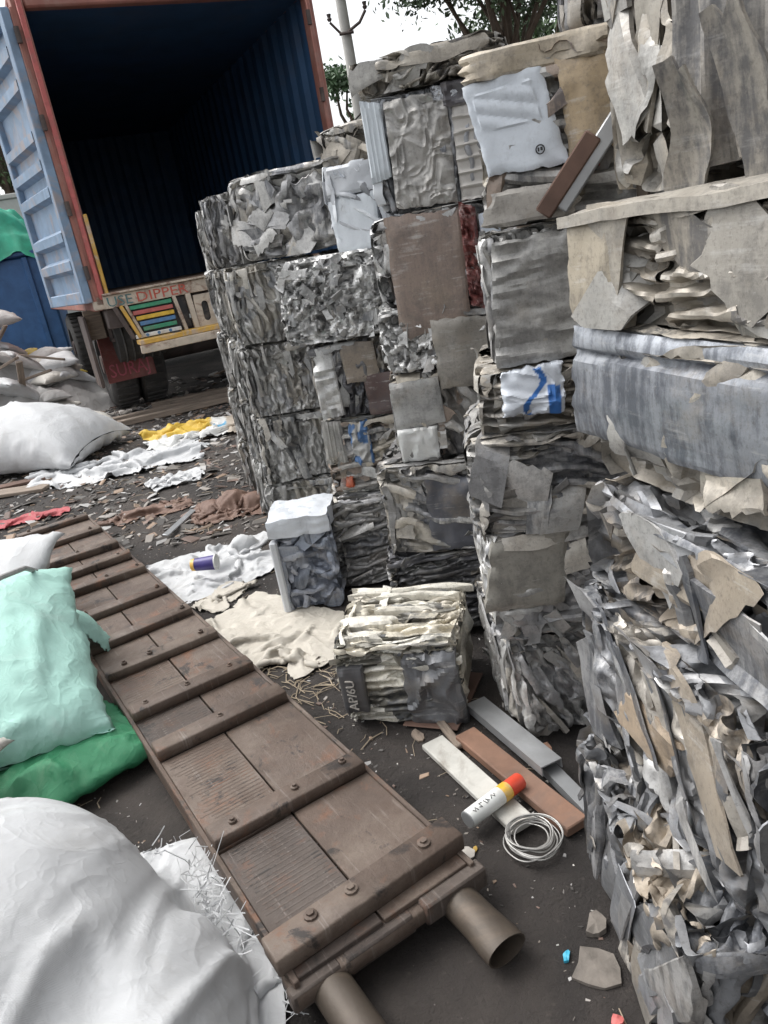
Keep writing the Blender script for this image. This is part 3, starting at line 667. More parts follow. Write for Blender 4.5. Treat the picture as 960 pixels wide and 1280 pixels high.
LS = 'in the stack below the upright corrugated sheets'
bale('big grey-blue plate bale at ground level, below the long dark slab', .32, 1.48, 0, .40, .62, .62, 1, 'strata', 'blue', 62, 'wst', 1.3, psc=2.4, nw=True)
a2 = bale('grey plate bale second from the ground, below the long dark slab', .37, 1.49, .40, .745, .6, .66, 6, 'strata', 'blue', 128, 'wst', 1.3, psc=2.4, nw=True)
panel(a2, 'w', .02, .08, .11, .34, dents(.008, 22, 61), (.24, .10, .05, 0), 'scrap', 'rust-orange folded scrap', 12, 14, -.01, .002, .3)
panel(a2, 'w', .30, .30, .62, .62, dents(.007, 12, 63), (.38, .30, .22, .1), 'scrap', 'tan rusty strip', 20, 12, -.006, .002, .15, skew=.10)
a3 = bale('slanting tan and blue-grey plate bale just below the long dark slab', .40, 1.5, .745, .96, .58, .86, 11, 'plate', 'blue', 150, 'wst', 1.1, psc=1.2, nw=True)
a4 = bale('bale faced by one long dark streaked slab', .435, 1.5, .96, 1.275, .6, .93, 15, 'fold', 'tan', 160, 'wst', .8, skip={'w': (0, .35, 1, 1)}, nw=True)
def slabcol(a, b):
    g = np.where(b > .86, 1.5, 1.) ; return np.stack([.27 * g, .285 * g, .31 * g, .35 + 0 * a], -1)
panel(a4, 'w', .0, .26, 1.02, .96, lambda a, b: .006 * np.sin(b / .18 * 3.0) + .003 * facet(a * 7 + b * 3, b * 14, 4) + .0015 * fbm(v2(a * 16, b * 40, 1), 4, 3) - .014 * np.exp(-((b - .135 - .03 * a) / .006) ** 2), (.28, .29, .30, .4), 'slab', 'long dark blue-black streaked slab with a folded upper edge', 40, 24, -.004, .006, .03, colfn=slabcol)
a5 = bale('tan crumpled bale with a thin flat lid sheet, under the upright corrugated sheets', .43, 1.5, 1.275, 1.485, .6, 1.0, 17, 'plate', 'tan', 120, 'wst', 1.2, psc=1.2, nw=True)
panel(a5, 's', .0, .05, .2, 1.0, dents(.004), (.40, .36, .29, .2), 'scrap', None, 10, 10)
panel(a5, 'w', .0, .02, .13, .98, dents(.003, 12, 9), (.42, .37, .29, .2), 'scrap', 'flat tan end sheet with a folded top', 14, 14, .012, .02)
panel(a5, 't', -.015, .0, .9, 1.01, lambda a, b: .004 * fbm(v2(a * 6, b * 6, 1), 3, 3), (.42, .39, .34, .3), 'scrap', 'thin bent lid sheet', 24, 24, .002, .004, .05)
a6 = bale('grey bale of rounded folded plates standing beside the upright corrugated sheets', .53, 1.53, 1.49, 2.15, .5, .22, 12, 'plate', 'tan', 90, 'wst', 1.2, psc=1.1, nw=True)
a7 = bale('tall bale faced with upright corrugated sheets and torn flaps', .575, 1.30, 1.49, 2.2, .5, .60, 17, 'fold', 'tan', 90, 'ws', .5, skip={'w': (0, 0, 1, 1)}, nw=True)
panel(a7, 'w', -.02, .02, 1.0, 1.0, ribs(.055, .020, 0, 5, 1.6, .003, .06), (.37, .35, .32, .35), 'slab', 'upright corrugated sheet with dark streaks', 90, 30, .0, .02, .01)
def flap(root, base, width, height, lean, twist, sd, col, taper=.7):
    rg = np.random.default_rng(sd); nu, nv = 9, 14
    a, b = np.meshgrid(np.linspace(-.5, .5, nu), np.linspace(0, 1, nv), indexing='ij')
    wd = width * (1 - (1 - taper) * b ** 1.5) * (1 + .12 * vn(v2(b * 5, a * 2, 1), sd))
    X = a * wd + .03 * vn(v2(b * 2, 0 * a, 3), sd) ; Y = -lean * b ** 2 * height + .10 * width * np.cos(a * 4) - .02 * b; Zz = b * height * (1 + .1 * vn(v2(a * 4, 0 * b, 8), sd))
    c, s_ = math.cos(twist), math.sin(twist)
    P = np.stack([base[0] + c * X - s_ * Y, base[1] + s_ * X + c * Y, base[2] + Zz], -1).reshape(-1, 3)
    n = np.array([-s_, c, 0]) * .005
    V = np.vstack([P, P + n]); F = gridf(nu, nv); F += [[q + nu * nv for q in f[::-1]] for f in gridf(nu, nv)]
    loop = [i * nv for i in range(nu)] + [(nu - 1) * nv + k for k in range(1, nv)] + [i * nv + nv - 1 for i in range(nu - 2, -1, -1)] + [k for k in range(nv - 2, 0, -1)]
    for k in range(len(loop)):
        i, j = loop[k], loop[(k + 1) % len(loop)]; F.append([i, i + nu * nv, j + nu * nv, j])
    return mk('torn_flap', V, F, 'slab', root, np.array(col), 50)
for k, (fx, fy, fw_, fh, ln, tw) in enumerate([(-.222, .19, .06, .14, .15, -1.35), (-.226, .115, .065, .17, .10, -1.5), (-.226, .04, .055, .13, .2, -1.4), (-.228, -.03, .055, .10, .2, -1.65)]):
    flap(a7, (fx, fy, .0), fw_, fh, ln, tw, 40 + k, (.36, .335, .295, .3))
# unseen bales added beside the camera to shade the near stack's end
for k, (z0, z1, p) in enumerate([(0, .42, 'grey'), (.42, .80, 'tan'), (.80, 1.2, 'grey'), (1.2, 1.55, 'tan')]):
    bale(['unseen grey plate bale lowest, added to shade the dark gap', 'unseen tan plate bale second up, added to shade the dark gap', 'unseen grey plate bale third up, added to shade the dark gap', 'unseen tan plate bale topmost, added to shade the dark gap'][k], .405 if k < 2 else .80, -.25, z0, z1, .6, 1.0 if k < 2 else .72, 0, 'plate', p, 90, 'wn', .5)
# --- stack with the embossed white panel
LB = 'in the stack carrying the embossed white panel'
b1 = bale('grey layered bale lowest in the stack under the embossed white panel', .285, 1.93, 0, .36, .5, .5, 3, 'strata', 'grey', 125, 'wst', 1.0)
b2 = bale('grey bale with a square dull olive plate, second from the ground', .255, 1.90, .36, .70, .5, .5, -4, 'fold', 'grey', 110, 'wst', 1.1)
panel(b2, 's', .0, .35, .42, .98, dents(.004, 9, 11), (.30, .285, .25, .3), 'scrap', 'square dull olive plate with chewed edges', 16, 16, .012, .012, .06, skew=.08)
b3 = bale('shiny crumpled bale of smooth folded sheets below the blue and white sacking', .235, 1.90, .70, .97, .5, .5, -10, 'plate', 'grey', 70, 'wst', 1.2)
b4 = bale('thin tan bale with a scrap of blue and white sacking', .285, 1.91, .97, 1.14, .5, .5, -10, 'fold', 'tan', 30, 'wst', 1.1)
panel(b4, 's', .12, .30, .42, 1.0, crinkle(.012, 26, 5, .8, 1.2), (.62, .66, .72, 0), 'paint', 'crumpled white and blue printed plastic', 40, 30, .014, .01, .08,
      colfn=lambda a, b: np.where((np.abs(a - .42 - .22 * b + .1 * np.sin(b * 7)) < .055)[:, None] | ((a > .74) & (a < .93) & (b < .62 - .3 * (a - .74)))[:, None], np.array([.03, .14, .42, 0]), np.array([.62, .66, .72, 0])))
b5 = bale('grey bale faced by a ribbed dull panel, under the embossed white panel', .335, 1.92, 1.14, 1.465, .48, .46, -10, 'strata', 'grey', 90, 'wst', .9, skip={'s': (.02, .1, .62, 1)})
panel(b5, 's', .04, .06, .56, .90, crinkle(.005, 22, 7, .35, 1.6), (.36, .355, .34, .35), 'scrap', 'ribbed dull grey panel with a dark upper band', 30, 50, .008, .014, .05)
panel(b5, 's', .60, .02, .72, 1.0, ribs(.016, .006, 1, 8, 1.2, .003, .3), (.52, .52, .50, .5), 'scrap', None, 8, 50, .006)
b6 = bale('top bale faced by a large embossed white appliance panel', .365, 1.95, 1.465, 1.845, .5, .46, -20, 'fold', 'mixed', 60, 'wst', 1.0, skip={'s': (.0, .35, .35, .85)})
def emboss(a, b):
    r = np.abs(np.sin((b + .35 * a) / .03 * math.pi)) ; inn = ((a > .015) & (a < .12) & (b > .08) & (b < .15)) * 1.
    return .0035 * r * inn + .003 * facet(a * 14 + 4 * b, b * 11, 6)
wp = panel(b6, 's', .0, .30, .36, .86, emboss, (.60, .65, .71, .0), 'paint', 'embossed pale blue-white appliance panel', 48, 44, .016, .014, .05, skew=-.06)
panel(b6, 's', -.01, .84, .62, 1.0, dents(.012, 14, 3), (.46, .40, .31, .1), 'scrap', 'crushed tan and grey upper sheet', 20, 10, .012, .02, .1)
panel(b6, 's', .40, .36, .66, .84, dents(.012, 12, 21), (.40, .31, .20, .05), 'scrap', 'tan folded sheet', 18, 18, .012, .02, .1)
panel(b6, 's', .0, .02, .42, .22, dents(.008, 10, 31), (.36, .34, .31, .3), 'scrap', None, 16, 10, .016, .02, .12, skew=.05)
panel(b6, 's', .45, .26, .54, .38, dents(.006, 20, 33), (.30, .05, .03, 0.), 'scrap', 'rust-red torn scrap', 8, 8, .016, .01, .25)
w6, d6, h6 = dims(b6)
mb = MB(); ring = [(-.085 + .0075 * math.cos(t), -d6 / 2 - .016, .125 + .0075 * math.sin(t)) for t in np.linspace(0, 2 * math.pi, 20, endpoint=False)]
mb.tube(ring, .0013, 5, closed=True); mb.box((-.0895, -d6 / 2 - .0172, .122), (-.0865, -d6 / 2 - .014, .1285)); mb.box((-.0845, -d6 / 2 - .0172, .123), (-.0805, -d6 / 2 - .014, .129))
mb.build('round_emblem', 'p_black', b6)
for k, (x0, x1, zz0, zz1, m_) in enumerate([(-.06, .06, .02, .16, 'alum'), (-.09, .01, .015, .13, 'rustplate')]):
    mb = MB(); mb.box((0, -.012, -.016), (math.hypot(x1 - x0, zz1 - zz0), .012, .016), .003, Matrix.Translation((x0, -d6 / 2 - .020 - .006 * k, zz0)) @ Matrix.Rotation(-math.atan2(zz1 - zz0, x1 - x0), 4, 'Y')); mb.build('bar', m_, b6)
mb = MB(); mb.box((.075, -d6 / 2 - .024, 0.0), (.098, -d6 / 2 + .01, h6 + .0), .004); mb.build('angle_strip', 'pipe', b6)
bale('dark crumpled bale tipped on top beside the corrugated sheets', .60, 1.95, 1.85, 2.06, .45, .42, -14, 'fold', 'dark', 20, 'wst', .9)
# --- stack with the brown ribbed panel
LC = 'in the stack holding the long brown panel'
c1 = bale('dark flattened bale lowest in the stack under the long brown panel', -.03, 2.70, 0, .36, .42, .46, -12, 'strata', 'dark', 20, 'wst', .9)
c2 = bale('grey bale with a dark slumped side, second from the ground', .0, 2.70, .36, .715, .40, .45, -14, 'fold', 'grey', 80, 'wst', 1.0)
panel(c2, 's', .42, .0, 1., .85, dents(.02, 11, 41), (.10, .105, .125, .3), 'scrap', 'dark blue-black slumped sheet', 20, 20, .012, .02, .1)
c3 = bale('pale bale with a white scratched lower sheet, below the long brown panel', .085, 2.70, .715, 1.035, .37, .45, -10, 'fold', 'mixed', 70, 'wst', 1.0)
panel(c3, 's', .05, .4, .5, .92, dents(.008, 10, 43), (.38, .38, .37, .3), 'scrap', None, 12, 12, .01)
panel(c3, 's', .04, .03, .42, .4, crinkle(.006, 35, 5, 1, .4), (.62, .63, .62, .1), 'paint', None, 18, 18, .01)
c4 = bale('bright white chipped bale with a rounded grey plate beside it', .09, 2.70, 1.035, 1.255, .42, .45, -12, 'chip', 'bright', 60, 'wst', .8)
panel(c4, 's', .45, -.35, 1.0, .75, dents(.014, 9, 47), (.33, .31, .28, .3), 'scrap', 'rounded dull grey plate', 18, 18, .016, .03, .06)
c5 = bale('bale faced by a long brown panel with rust-red fibres', .125, 2.70, 1.255, 1.555, .43, .45, -12, 'fold', 'bright', 85, 'wst', .9, skip={'s': (.1, 0, .66, 1)})
panel(c5, 's', .09, -.28, .66, .98, ribs(.009, .0006, 0, 9, 1.2, .003, .3), (.25, .195, .165, .1), 'scrap', 'long brown wood-grained panel', 60, 20, .014, .014, .03)
panel(c5, 's', .68, -.1, .80, 1.0, crinkle(.012, 60, 8), (.16, .05, .045, 0), 'scrap', 'rust-red tangled fibres', 12, 40, .008)
panel(c5, 's', .82, .15, .97, .85, dents(.006, 12, 51), (.62, .68, .76, 0), 'paint', None, 10, 14, .012)
c6 = bale('bale with a finely crinkled sheet and a louvred white strip', .165, 2.70, 1.555, 1.905, .42, .45, -12, 'strata', 'white', 90, 'wst', .9, skip={'s': (.05, 0, .98, 1)})
panel(c6, 's', .14, .03, .60, .97, crinkle(.0055, 42, 13, 1, .75), (.42, .41, .39, .4), 'scrap', 'finely crinkled grey sheet', 90, 104, .01, .02, .03)
panel(c6, 's', .62, .02, .99, .80, ribs(.031, .007, 1, 17, 6, .003, .12), (.52, .50, .47, .1), 'paint', 'louvred off-white strip with dark slots', 20, 80, .008, .014, .03)
panel(c6, 's', .60, .80, 1.0, .99, crinkle(.012, 25, 19), (.13, .125, .135, .3), 'scrap', None, 20, 12, .01)
panel(c6, 's', -.02, .3, .13, .98, ribs(.012, .002, 0, 3), (.55, .60, .64, .1), 'paint', None, 16, 14, .012)
panel(c6, 'w', .2, .1, 1.0, .95, crinkle(.006, 20, 3), (.60, .63, .66, .1), 'paint', None, 20, 20, .01)
c7 = bale('topmost tan crumpled bale of soft folds under the tree', .145, 2.70, 1.91, 2.01, .46, .45, -18, 'plate', 'tan', 20, 'wst', 1.3)
# --- stack with the bright chipped bale
LD = 'under the bright chipped bale'
d1 = bale('grey bale of bent stacked leaves lowest under the silver chip bale', -.26, 3.26, 0, .44, .46, .45, -6, 'strata', 'grey', 15, 'wst', .9)
d2 = bale('bale with a blue torn label and orange scrap', -.205, 3.30, .44, .79, .42, .45, -10, 'fold', 'mixed', 80, 'wst', 1.0)
panel(d2, 's', .28, .42, .50, .95, crinkle(.008, 30, 8), (.05, .16, .38, .0), 'paint', 'torn blue printed label', 22, 26, .010, .006, .15, colfn=lambda a, b: np.where((vn(v2(a * 4, b * 3, 1), 6) > -.05)[:, None], np.array([.06, .14, .30, 0.]), np.array([.40, .40, .39, .3])))
panel(d2, 's', .0, .45, .22, 1.0, ribs(.008, .003, 0, 3), (.34, .33, .31, .3), 'scrap', None, 16, 12, .01)
panel(d2, 's', .15, .12, .24, .26, dents(.006, 30, 3), (.42, .09, .04, 0), 'scrap', 'orange-red scrap', 8, 8, .012, .01, .2)
d3 = bale('dark bale with brown patches and one bright folded sheet', -.195, 3.30, .79, 1.125, .43, .45, -10, 'strata', 'dark', 75, 'wst', 1.0)
panel(d3, 's', .02, .05, .24, .92, crinkle(.012, 18, 9, .7, 1), (.55, .55, .54, .4), 'scrap', 'bright folded sheet', 16, 24, .01)
panel(d3, 's', .32, .45, .66, .95, dents(.006, 14, 5), (.25, .21, .17, .1), 'scrap', None, 12, 12, .012)
panel(d3, 's', .48, .0, .98, .5, dents(.01, 14, 8), (.10, .065, .06, .1), 'scrap', None, 12, 12, .01)
d4 = bale('bright bale of small silver chips jutting from the stack', -.275, 3.27, 1.125, 1.465, .46, .48, -10, 'chip', 'bright', 40, 'wst', 1.15)
d5 = bale('tilted white painted box bale wedged above the silver chips', .0, 3.34, 1.47, 1.79, .20, .38, -22, 'plate', 'white', 90, 'wst', 1.0, m='paint')
panel(d5, 's', .0, .0, .98, .62, ribs(.010, .0015, 0, 4, 1, .003), (.62, .66, .70, .05), 'paint', None, 20, 20, .008)
panel(d5, 's', .0, .63, .98, 1.0, dents(.006, 14, 8), (.50, .52, .55, .1), 'paint', None, 14, 10, .01)
# --- leafy columns running back towards the truck
LE = 'in the column of thin-edged bales'
EH = [0, .36, .72, 1.09, 1.48]
ordn = ['lowest', 'second up', 'third up', 'fourth up', 'topmost']
for k in range(4):
    bale('grey thin-edged bale, %s in the column right behind the silver chips' % ordn[k], -.60 + .012 * k, 3.93, EH[k], EH[k + 1], .46, .5, 6, 'leaf', ['edge', 'edge', 'grey', 'edge'][k], 95, 'wst', 1.0)
d6_ = bale('large grey plate bale topmost of the column behind the silver chips', -.47, 3.96, 1.485, 1.87, .56, .52, -30, 'plate', 'grey', 20, 'wst', 1.2)
d7 = bale('pale tan bale of rounded plates at the back, next to the white box bale', -.02, 3.86, 1.485, 1.99, .42, .40, -34, 'plate', 'tan', 60, 'wst', .9)
bale('grey bale hidden low behind the silver chips', -.10, 3.86, 0, .75, .42, .5, 0, 'fold', 'grey', 60, 'wst', .4)
bale('grey bale hidden higher behind the silver chips', -.10, 3.86, .75, 1.48, .42, .5, 0, 'fold', 'grey', 60, 'wst', .4)
for k in range(5):
    bale('grey thin-edged bale, %s in the middle column of the leafy wall' % ordn[k], -.735 + .012 * k, 4.52, EH[k] if k < 5 else 0, (EH + [1.86])[k + 1], .55, .5, 8, 'leaf', ['edge', 'grey', 'edge', 'edge', 'grey'][k], 92, 'wst', 1.0)
for k in range(5):
    bale('grey thin-edged bale, %s in the column standing closest to the container' % ordn[k], -.90 + .02 * k, 5.12, EH[k], (EH + [1.84])[k + 1], .55, .5, 8, 'leaf', ['edge', 'edge', 'grey', 'edge', 'edge'][k], 96, 'wst', 1.0)
# --- loose bales on the ground
fb = bale('squat loose bale of cream strips with a folded number plate', -.25, 2.2, 0, .31, .41, .40, -14, 'strata', 'cream', 6, 'wst', .9)
w_, d_, h_ = dims(fb)
panel(fb, 's', .03, .16, .23, .72, lambda a, b: .002 * np.sin(a * 90), (.10, .10, .105, .2), 'paint', 'folded black number plate', 16, 8, .026, .008, .02, name='number_plate')
tv, tf = text_mesh('AP/6U', .034); tv = np.array(tv)
Q = np.stack([-w_ / 2 + .115 * w_ + .012 - tv[:, 1], np.full(len(tv), -d_ / 2 - .0185) - tv[:, 2], .058 + tv[:, 0]], -1)
mk('plate_lettering', Q, tf, 'paper', fb, smooth=False)
for k, (v0, v1, u0, u1) in enumerate([(.88, .96, .0, 1.0), (.76, .82, .2, .98), (.30, .42, .02, .45), (.50, .58, .3, .75), (.08, .2, .1, .4)]):
    panel(fb, 't', u0, v0, u1, v1, lambda a, b: .006 * facet(a * 14 + 2 * b, b * 40, 3 + k) + .003 * vn(v2(a * 20, b * 60, k), 3), (.66, .63, .55, .1), 'scrap', 'cream folded strip', 30, 8, .004, .006, .2, name='strip')
panel(fb, 's', .55, .0, 1.0, .8, crinkle(.012, 17, 23), (.17, .175, .185, .4), 'scrap', 'dark blue-grey crushed sheet', 24, 24, .012, .02, .1)
wbx = bale('upright grey-blue bale of crushed foil with a pale frame, beside the white plastic sheet', -.51, 3.14, 0, .43, .26, .26, -6, 'fold', 'slate', 50, 'wst', 1.2, skip={'s': (0, .8, 1, 1)})
w_, d_, h_ = dims(wbx)
bm = bmesh.new(); bmesh.ops.create_cube(bm, size=1); bmesh.ops.subdivide_edges(bm, edges=bm.edges[:], cuts=12, use_grid_fill=True)
V = np.array([v.co[:] for v in bm.verts]); F = [[v.index for v in f.verts] for f in bm.faces]; bm.free()
V = V * np.array([w_ + .012, d_ + .016, .062]) + np.array([0, -.003, h_ - .022]); V = V + .007 * np.stack([facet(V[:, 0] * 30 + V[:, 2] * 9, V[:, 1] * 30 + V[:, 2] * 20, q) for q in (3, 5, 7)], -1) + .003 * np.stack([vn(V * 70, 3), vn(V * 70, 5), vn(V * 70, 7)], -1)
mk('lid', V, F, 'paint', wbx, np.array((.58, .61, .65, .05)), 30)
panel(wbx, 't', .02, .02, .98, .98, lambda a, b: .007 * fbm(v2(a * 22, b * 22, 1), 3, 3), (.62, .66, .70, .05), 'paint', None, 20, 20, .016, .012, .02, name='lid_sheet')
mb = MB(); mb.box((-w_ / 2 - .006, -d_ / 2 - .014, 0), (-w_ / 2 + .022, -d_ / 2 + .02, h_ - .068), .006); mk('frame_rail', mb.V, mb.F, 'paint', wbx, np.array((.55, .57, .60, .1)), 30)
# ================================================================== TRUCK AND CONTAINER
TA = R(23); TX, TY = -2.035, 6.82
def tz(z): return 1.2 + (z - 1.5) * 1.1        # survey height -> metres at the truck
LEN = 6.06; CW = 2.38; ZF = tz(1.455); ZT = tz(3.40)
ct = empty('shipping_container', (TX, TY, tz(1.42)), 'empty shipping container with red frame, blue inside and one door folded back', 'container', TA)
Z0 = tz(1.42)
def corr(p0, p1, z0, z1, amp, period, m, name, parent, thick=.03):
    """trapezoid-corrugated wall from p0 to p1 (container frame, heights above its base)"""
    p0 = np.array(p0, float); p1 = np.array(p1, float); L = np.linalg.norm(p1 - p0); t = (p1 - p0) / L; n = np.array([-t[1], t[0]])
    pts = []; s = 0.
    while s < L:
        for f, o in ((0, 0), (.30, 0), (.5, 1), (.80, 1)):
            q = s + f * period
            if q <= L: pts.append((q, o * amp))
        s += period
    pts.append((L, 0)); m_ = len(pts)
    a = [p0 + t * q + n * o for q, o in pts]; b = [p0 + t * q + n * (o - .004) for q, o in pts]
    V = [[*q, z] for z in (z0, z1) for q in a] + [[*q, z] for z in (z0, z1) for q in b]
    F = []
    for k in range(m_ - 1):
        F.append([k, k + 1, m_ + k + 1, m_ + k]); F.append([2 * m_ + k, 3 * m_ + k, 3 * m_ + k + 1, 2 * m_ + k + 1])
        F.append([m_ + k, m_ + k + 1, 3 * m_ + k + 1, 3 * m_ + k]); F.append([k, 2 * m_ + k, 2 * m_ + k + 1, k + 1])
    return mk(name, V, F, m, parent, smooth=False)
HF = ZF - Z0; HT = ZT - Z0
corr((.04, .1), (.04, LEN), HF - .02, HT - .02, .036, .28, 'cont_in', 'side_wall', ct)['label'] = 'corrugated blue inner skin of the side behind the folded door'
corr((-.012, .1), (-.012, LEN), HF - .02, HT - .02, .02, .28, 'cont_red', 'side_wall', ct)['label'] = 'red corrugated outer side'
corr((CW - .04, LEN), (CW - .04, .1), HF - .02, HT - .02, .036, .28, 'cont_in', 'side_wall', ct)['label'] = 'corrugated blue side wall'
corr((CW + .012, LEN), (CW + .012, .1), HF - .02, HT - .02, .02, .28, 'cont_red', 'side_wall', ct)
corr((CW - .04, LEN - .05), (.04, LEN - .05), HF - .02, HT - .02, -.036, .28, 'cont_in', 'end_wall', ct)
for nm, lo, hi, m, bv in [('roof', (.03, .06, HT - .03), (CW - .03, LEN, HT + .01), 'cont_in', 0), ('floor', (.05, .05, HF - .06), (CW - .05, LEN - .05, HF), 'floor_wood', 0)]:
    mb = MB(); mb.box(lo, hi, bv); mb.build(nm, m, ct)
for x0, x1 in ((-.075, .085), (CW - .085, CW + .05)):
    mb = MB(); mb.box((x0 + .035, -.02, HF - .1), (x1 - .03, .09, HT + .05), .01); mb.build('corner_post', 'cont_red', ct)
    mb = MB(); mb.box((x0 + (.075 if x0 < 0 else .03), -.045, HF - .05), (x0 + (.115 if x0 < 0 else .065), -.02, HT), .006); mb.build('door_seal', 'cont_red' if x0 > 0 else 'p_red', ct)
    for zz in (.12, .62, 1.25, 1.85):
        mb = MB(); mb.tube([(x0 + .03, -.05, HF + zz), (x0 + .03, -.05, HF + zz + .11)], .02, 8); mb.build('hinge', 'chassis', ct)
mb = MB(); mb.box((.06, -.015, HT - .05), (CW - .06, .09, HT + .06), .015); mb.build('door_header', 'cont_red', ct)
mb = MB(); mb.box((-.06, -.02, HF - .13), (CW + .03, .09, HF - .015), .012); mb.build('door_sill', 'cream', ct)
mb = MB(); mb.box((.052, -.050, HF - .02), (.082, -.024, HF + .62), .006); mb.build('yellow_guide_strip', 'yellowp', ct)
for x0 in (-.05, CW - .03):
    mb = MB(); mb.box((x0, .1, HF - .14), (x0 + .07, LEN, HF - .012), .01); mb.build('bottom_rail', 'cont_red', ct)
    mb = MB(); mb.box((x0, .1, HT - .02), (x0 + .07, LEN, HT + .05), .01); mb.build('top_rail', 'cont_red', ct)
# folded-back door: hinged on the near post, swung past the side wall
dr = bpy.data.objects.new('door', None); COL.objects.link(dr); dr.parent = ct; dr.location = (-.075, -.03, HF - .06); dr.rotation_euler = (0, 0, R(90 + 10)); dr['label'] = 'open pale blue door with horizontal pressings'
DW = 1.18; DH = HT - HF + .02
mb = MB()
for lo, hi in [((0, -.02, 0), (.09, .05, DH)), ((DW - .09, -.02, 0), (DW, .05, DH)), ((.09, -.02, 0), (DW - .09, .05, .10)), ((.09, -.02, DH - .10), (DW - .09, .05, DH))]: mb.box(lo, hi, .008)
mb.build('door_frame', 'door_blue', dr)
prof = []; zz = .10; zs = [.10]
tops = [.36, .62, .88, 1.20, 1.46, 1.72]
pts = [(.10, .0)]
for c in (.30, .52, .86, 1.06, 1.26, 1.62, 1.84):
    c *= DH / 2.12
    pts += [(c - .055, 0), (c - .025, .055), (c + .045, .055), (c + .075, 0)]
pts.append((DH - .10, 0))
V = [[x, o + (0 if s_ else -.012), z] for s_ in (1, 0) for x in (.085, DW - .085) for z, o in pts]; m_ = len(pts); F = []
for k in range(m_ - 1): F.append([k, k + 1, m_ + k + 1, m_ + k]); F.append([2 * m_ + k, 3 * m_ + k, 3 * m_ + k + 1, 2 * m_ + k + 1])
mk('door_panel', V, F, 'door_blue', dr, smooth=False)
mb = MB(); mb.box((-.0, -.055, .0), (DW, -.022, DH), .006); mb.build('door_outer_skin', 'cont_red', dr)
# ---- truck
tk = empty('truck', (TX, TY, 0), 'parked truck with painted wooden tail and colourful slats below the container', 'truck', TA)
def tb(name, lo, hi, m, bv=.006, lab=None, Mx=None, par=None):
    mb = MB(); mb.box(lo, hi, bv, Mx); o = mb.build(name, m, par or tk)
    if lab: o['label'] = lab
    return o
tb('tail_board', (.02, -.06, tz(1.335)), (CW - .0, -.02, tz(1.43)), 'cream', .004, 'flaking cream tail board with painted lettering')
tb('tail_board', (.02, -.09, tz(1.432)), (CW - .0, .0, tz(1.448)), 'cream', .004)
for s, x, m, sc in (('USE', .04, 'p_teal', .112), ('DIPPER', .285, 'p_textred', .112)):
    tv, tf = text_mesh(s, sc); tv = np.array(tv); wdt = tv[:, 0].max()
    k = (.215 if s == 'USE' else .45) / wdt
    mk('lettering', np.stack([x + tv[:, 0] * k, -.0622 - tv[:, 2] * .5, tz(1.346) + tv[:, 1]], -1), tf, m, tk, smooth=False)
tb('beam', (.02, .0, tz(1.18)), (CW, .16, tz(1.33)), 'chassis', .01)
for k, m in enumerate(['p_green', 'p_red', 'p_yellow', 'p_blue', 'p_green']):
    z1 = tz(1.325 - .043 * k); x0 = .21 + .018 * k
    tb('slat', (x0, -.05, z1 - .034), (.575 + .0 * k, -.03, z1), m, .004)
tb('slat_backing', (.19, -.022, tz(1.06)), (.62, .0, tz(1.335)), 'p_black', 0)
tb('tail_board', (.2, -.06, tz(1.075)), (.60, -.03, tz(1.105)), 'p_white', .004, 'white board with blue dots under the slats')
for x0 in (.30, .40, .50): 
    mb = MB(); mb.tube([(x0, -.0635, tz(1.09)), (x0, -.058, tz(1.09))], .014, 12); mb.build('painted_dot', 'p_blue', tk)
for x0, x1, m, ang in ((.585, .615, 'cream', -8), (.70, .745, 'cream', -3), (.13, .16, 'yellowp', -18), (.075, .11, 'chassis', -18), (.175, .20, 'cream', -16)):
    Mx = Matrix.Translation((x0, 0, tz(1.335))) @ Matrix.Rotation(R(ang), 4, 'Y')
    tb('upright', (0, -.065, -.30), (x1 - x0, -.028, .0), m, .004, None, Mx)
tb('lamp_recess', (.625, -.02, tz(1.09)), (.70, .02, tz(1.33)), 'p_black', 0)
# plate with an oval opening
def oval_plate(x0, x1, z0, z1, y, m):
    n = 24; cx_, cz_ = (x0 + x1) / 2, (z0 + z1) / 2
    inn = []; out = []
    for k in range(n):
        t = 2 * math.pi * k / n; c, s_ = math.cos(t), math.sin(t)
        inn.append((cx_ + .03 * c, cz_ + .055 * (1 if s_ > 0 else -1) * (abs(s_) > .01) + .03 * s_))
        q = 1 / max(abs(c) / ((x1 - x0) / 2), abs(s_) / ((z1 - z0) / 2)); out.append((cx_ + c * q, cz_ + s_ * q))
    V = [[x, yy, z] for yy in (y, y + .012) for ring in (inn, out) for x, z in ring]; F = []
    for k in range(n):
        j = (k + 1) % n; F += [[k, j, n + j, n + k], [2 * n + k, 3 * n + k, 3 * n + j, 2 * n + j], [k, 2 * n + k, 2 * n + j, j], [n + k, n + j, 3 * n + j, 3 * n + k]]
    mk('lamp_plate', V, F, m, tk, smooth=False)
for x0 in (.76, 1.0, 1.55): oval_plate(x0, x0 + .18, tz(1.05), tz(1.315), -.055, 'cream'); tb('lamp_recess', (x0 + .03, -.03, tz(1.07)), (x0 + .15, -.01, tz(1.30)), 'p_black', 0)
tb('bumper', (.20, -.20, tz(1.03)), (CW - .1, -.02, tz(1.068)), 'yellowp', .006, 'worn yellow bumper top')
tb('bumper', (.195, -.21, tz(.965)), (CW - .09, -.16, tz(1.028)), 'cream', .006, 'rust-streaked cream bumper face')
tb('bumper_bracket', (.5, -.16, tz(.98)), (.58, .2, tz(1.07)), 'chassis')
for x0 in (.62, 1.66): tb('chassis_rail', (x0, .1, tz(1.17)), (x0 + .1, LEN, tz(1.33)), 'chassis')
for y0 in (.6, 1.8, 3.0, 4.2, 5.4): tb('cross_member', (.0, y0, tz(1.335)), (CW, y0 + .09, tz(1.40)), 'chassis')
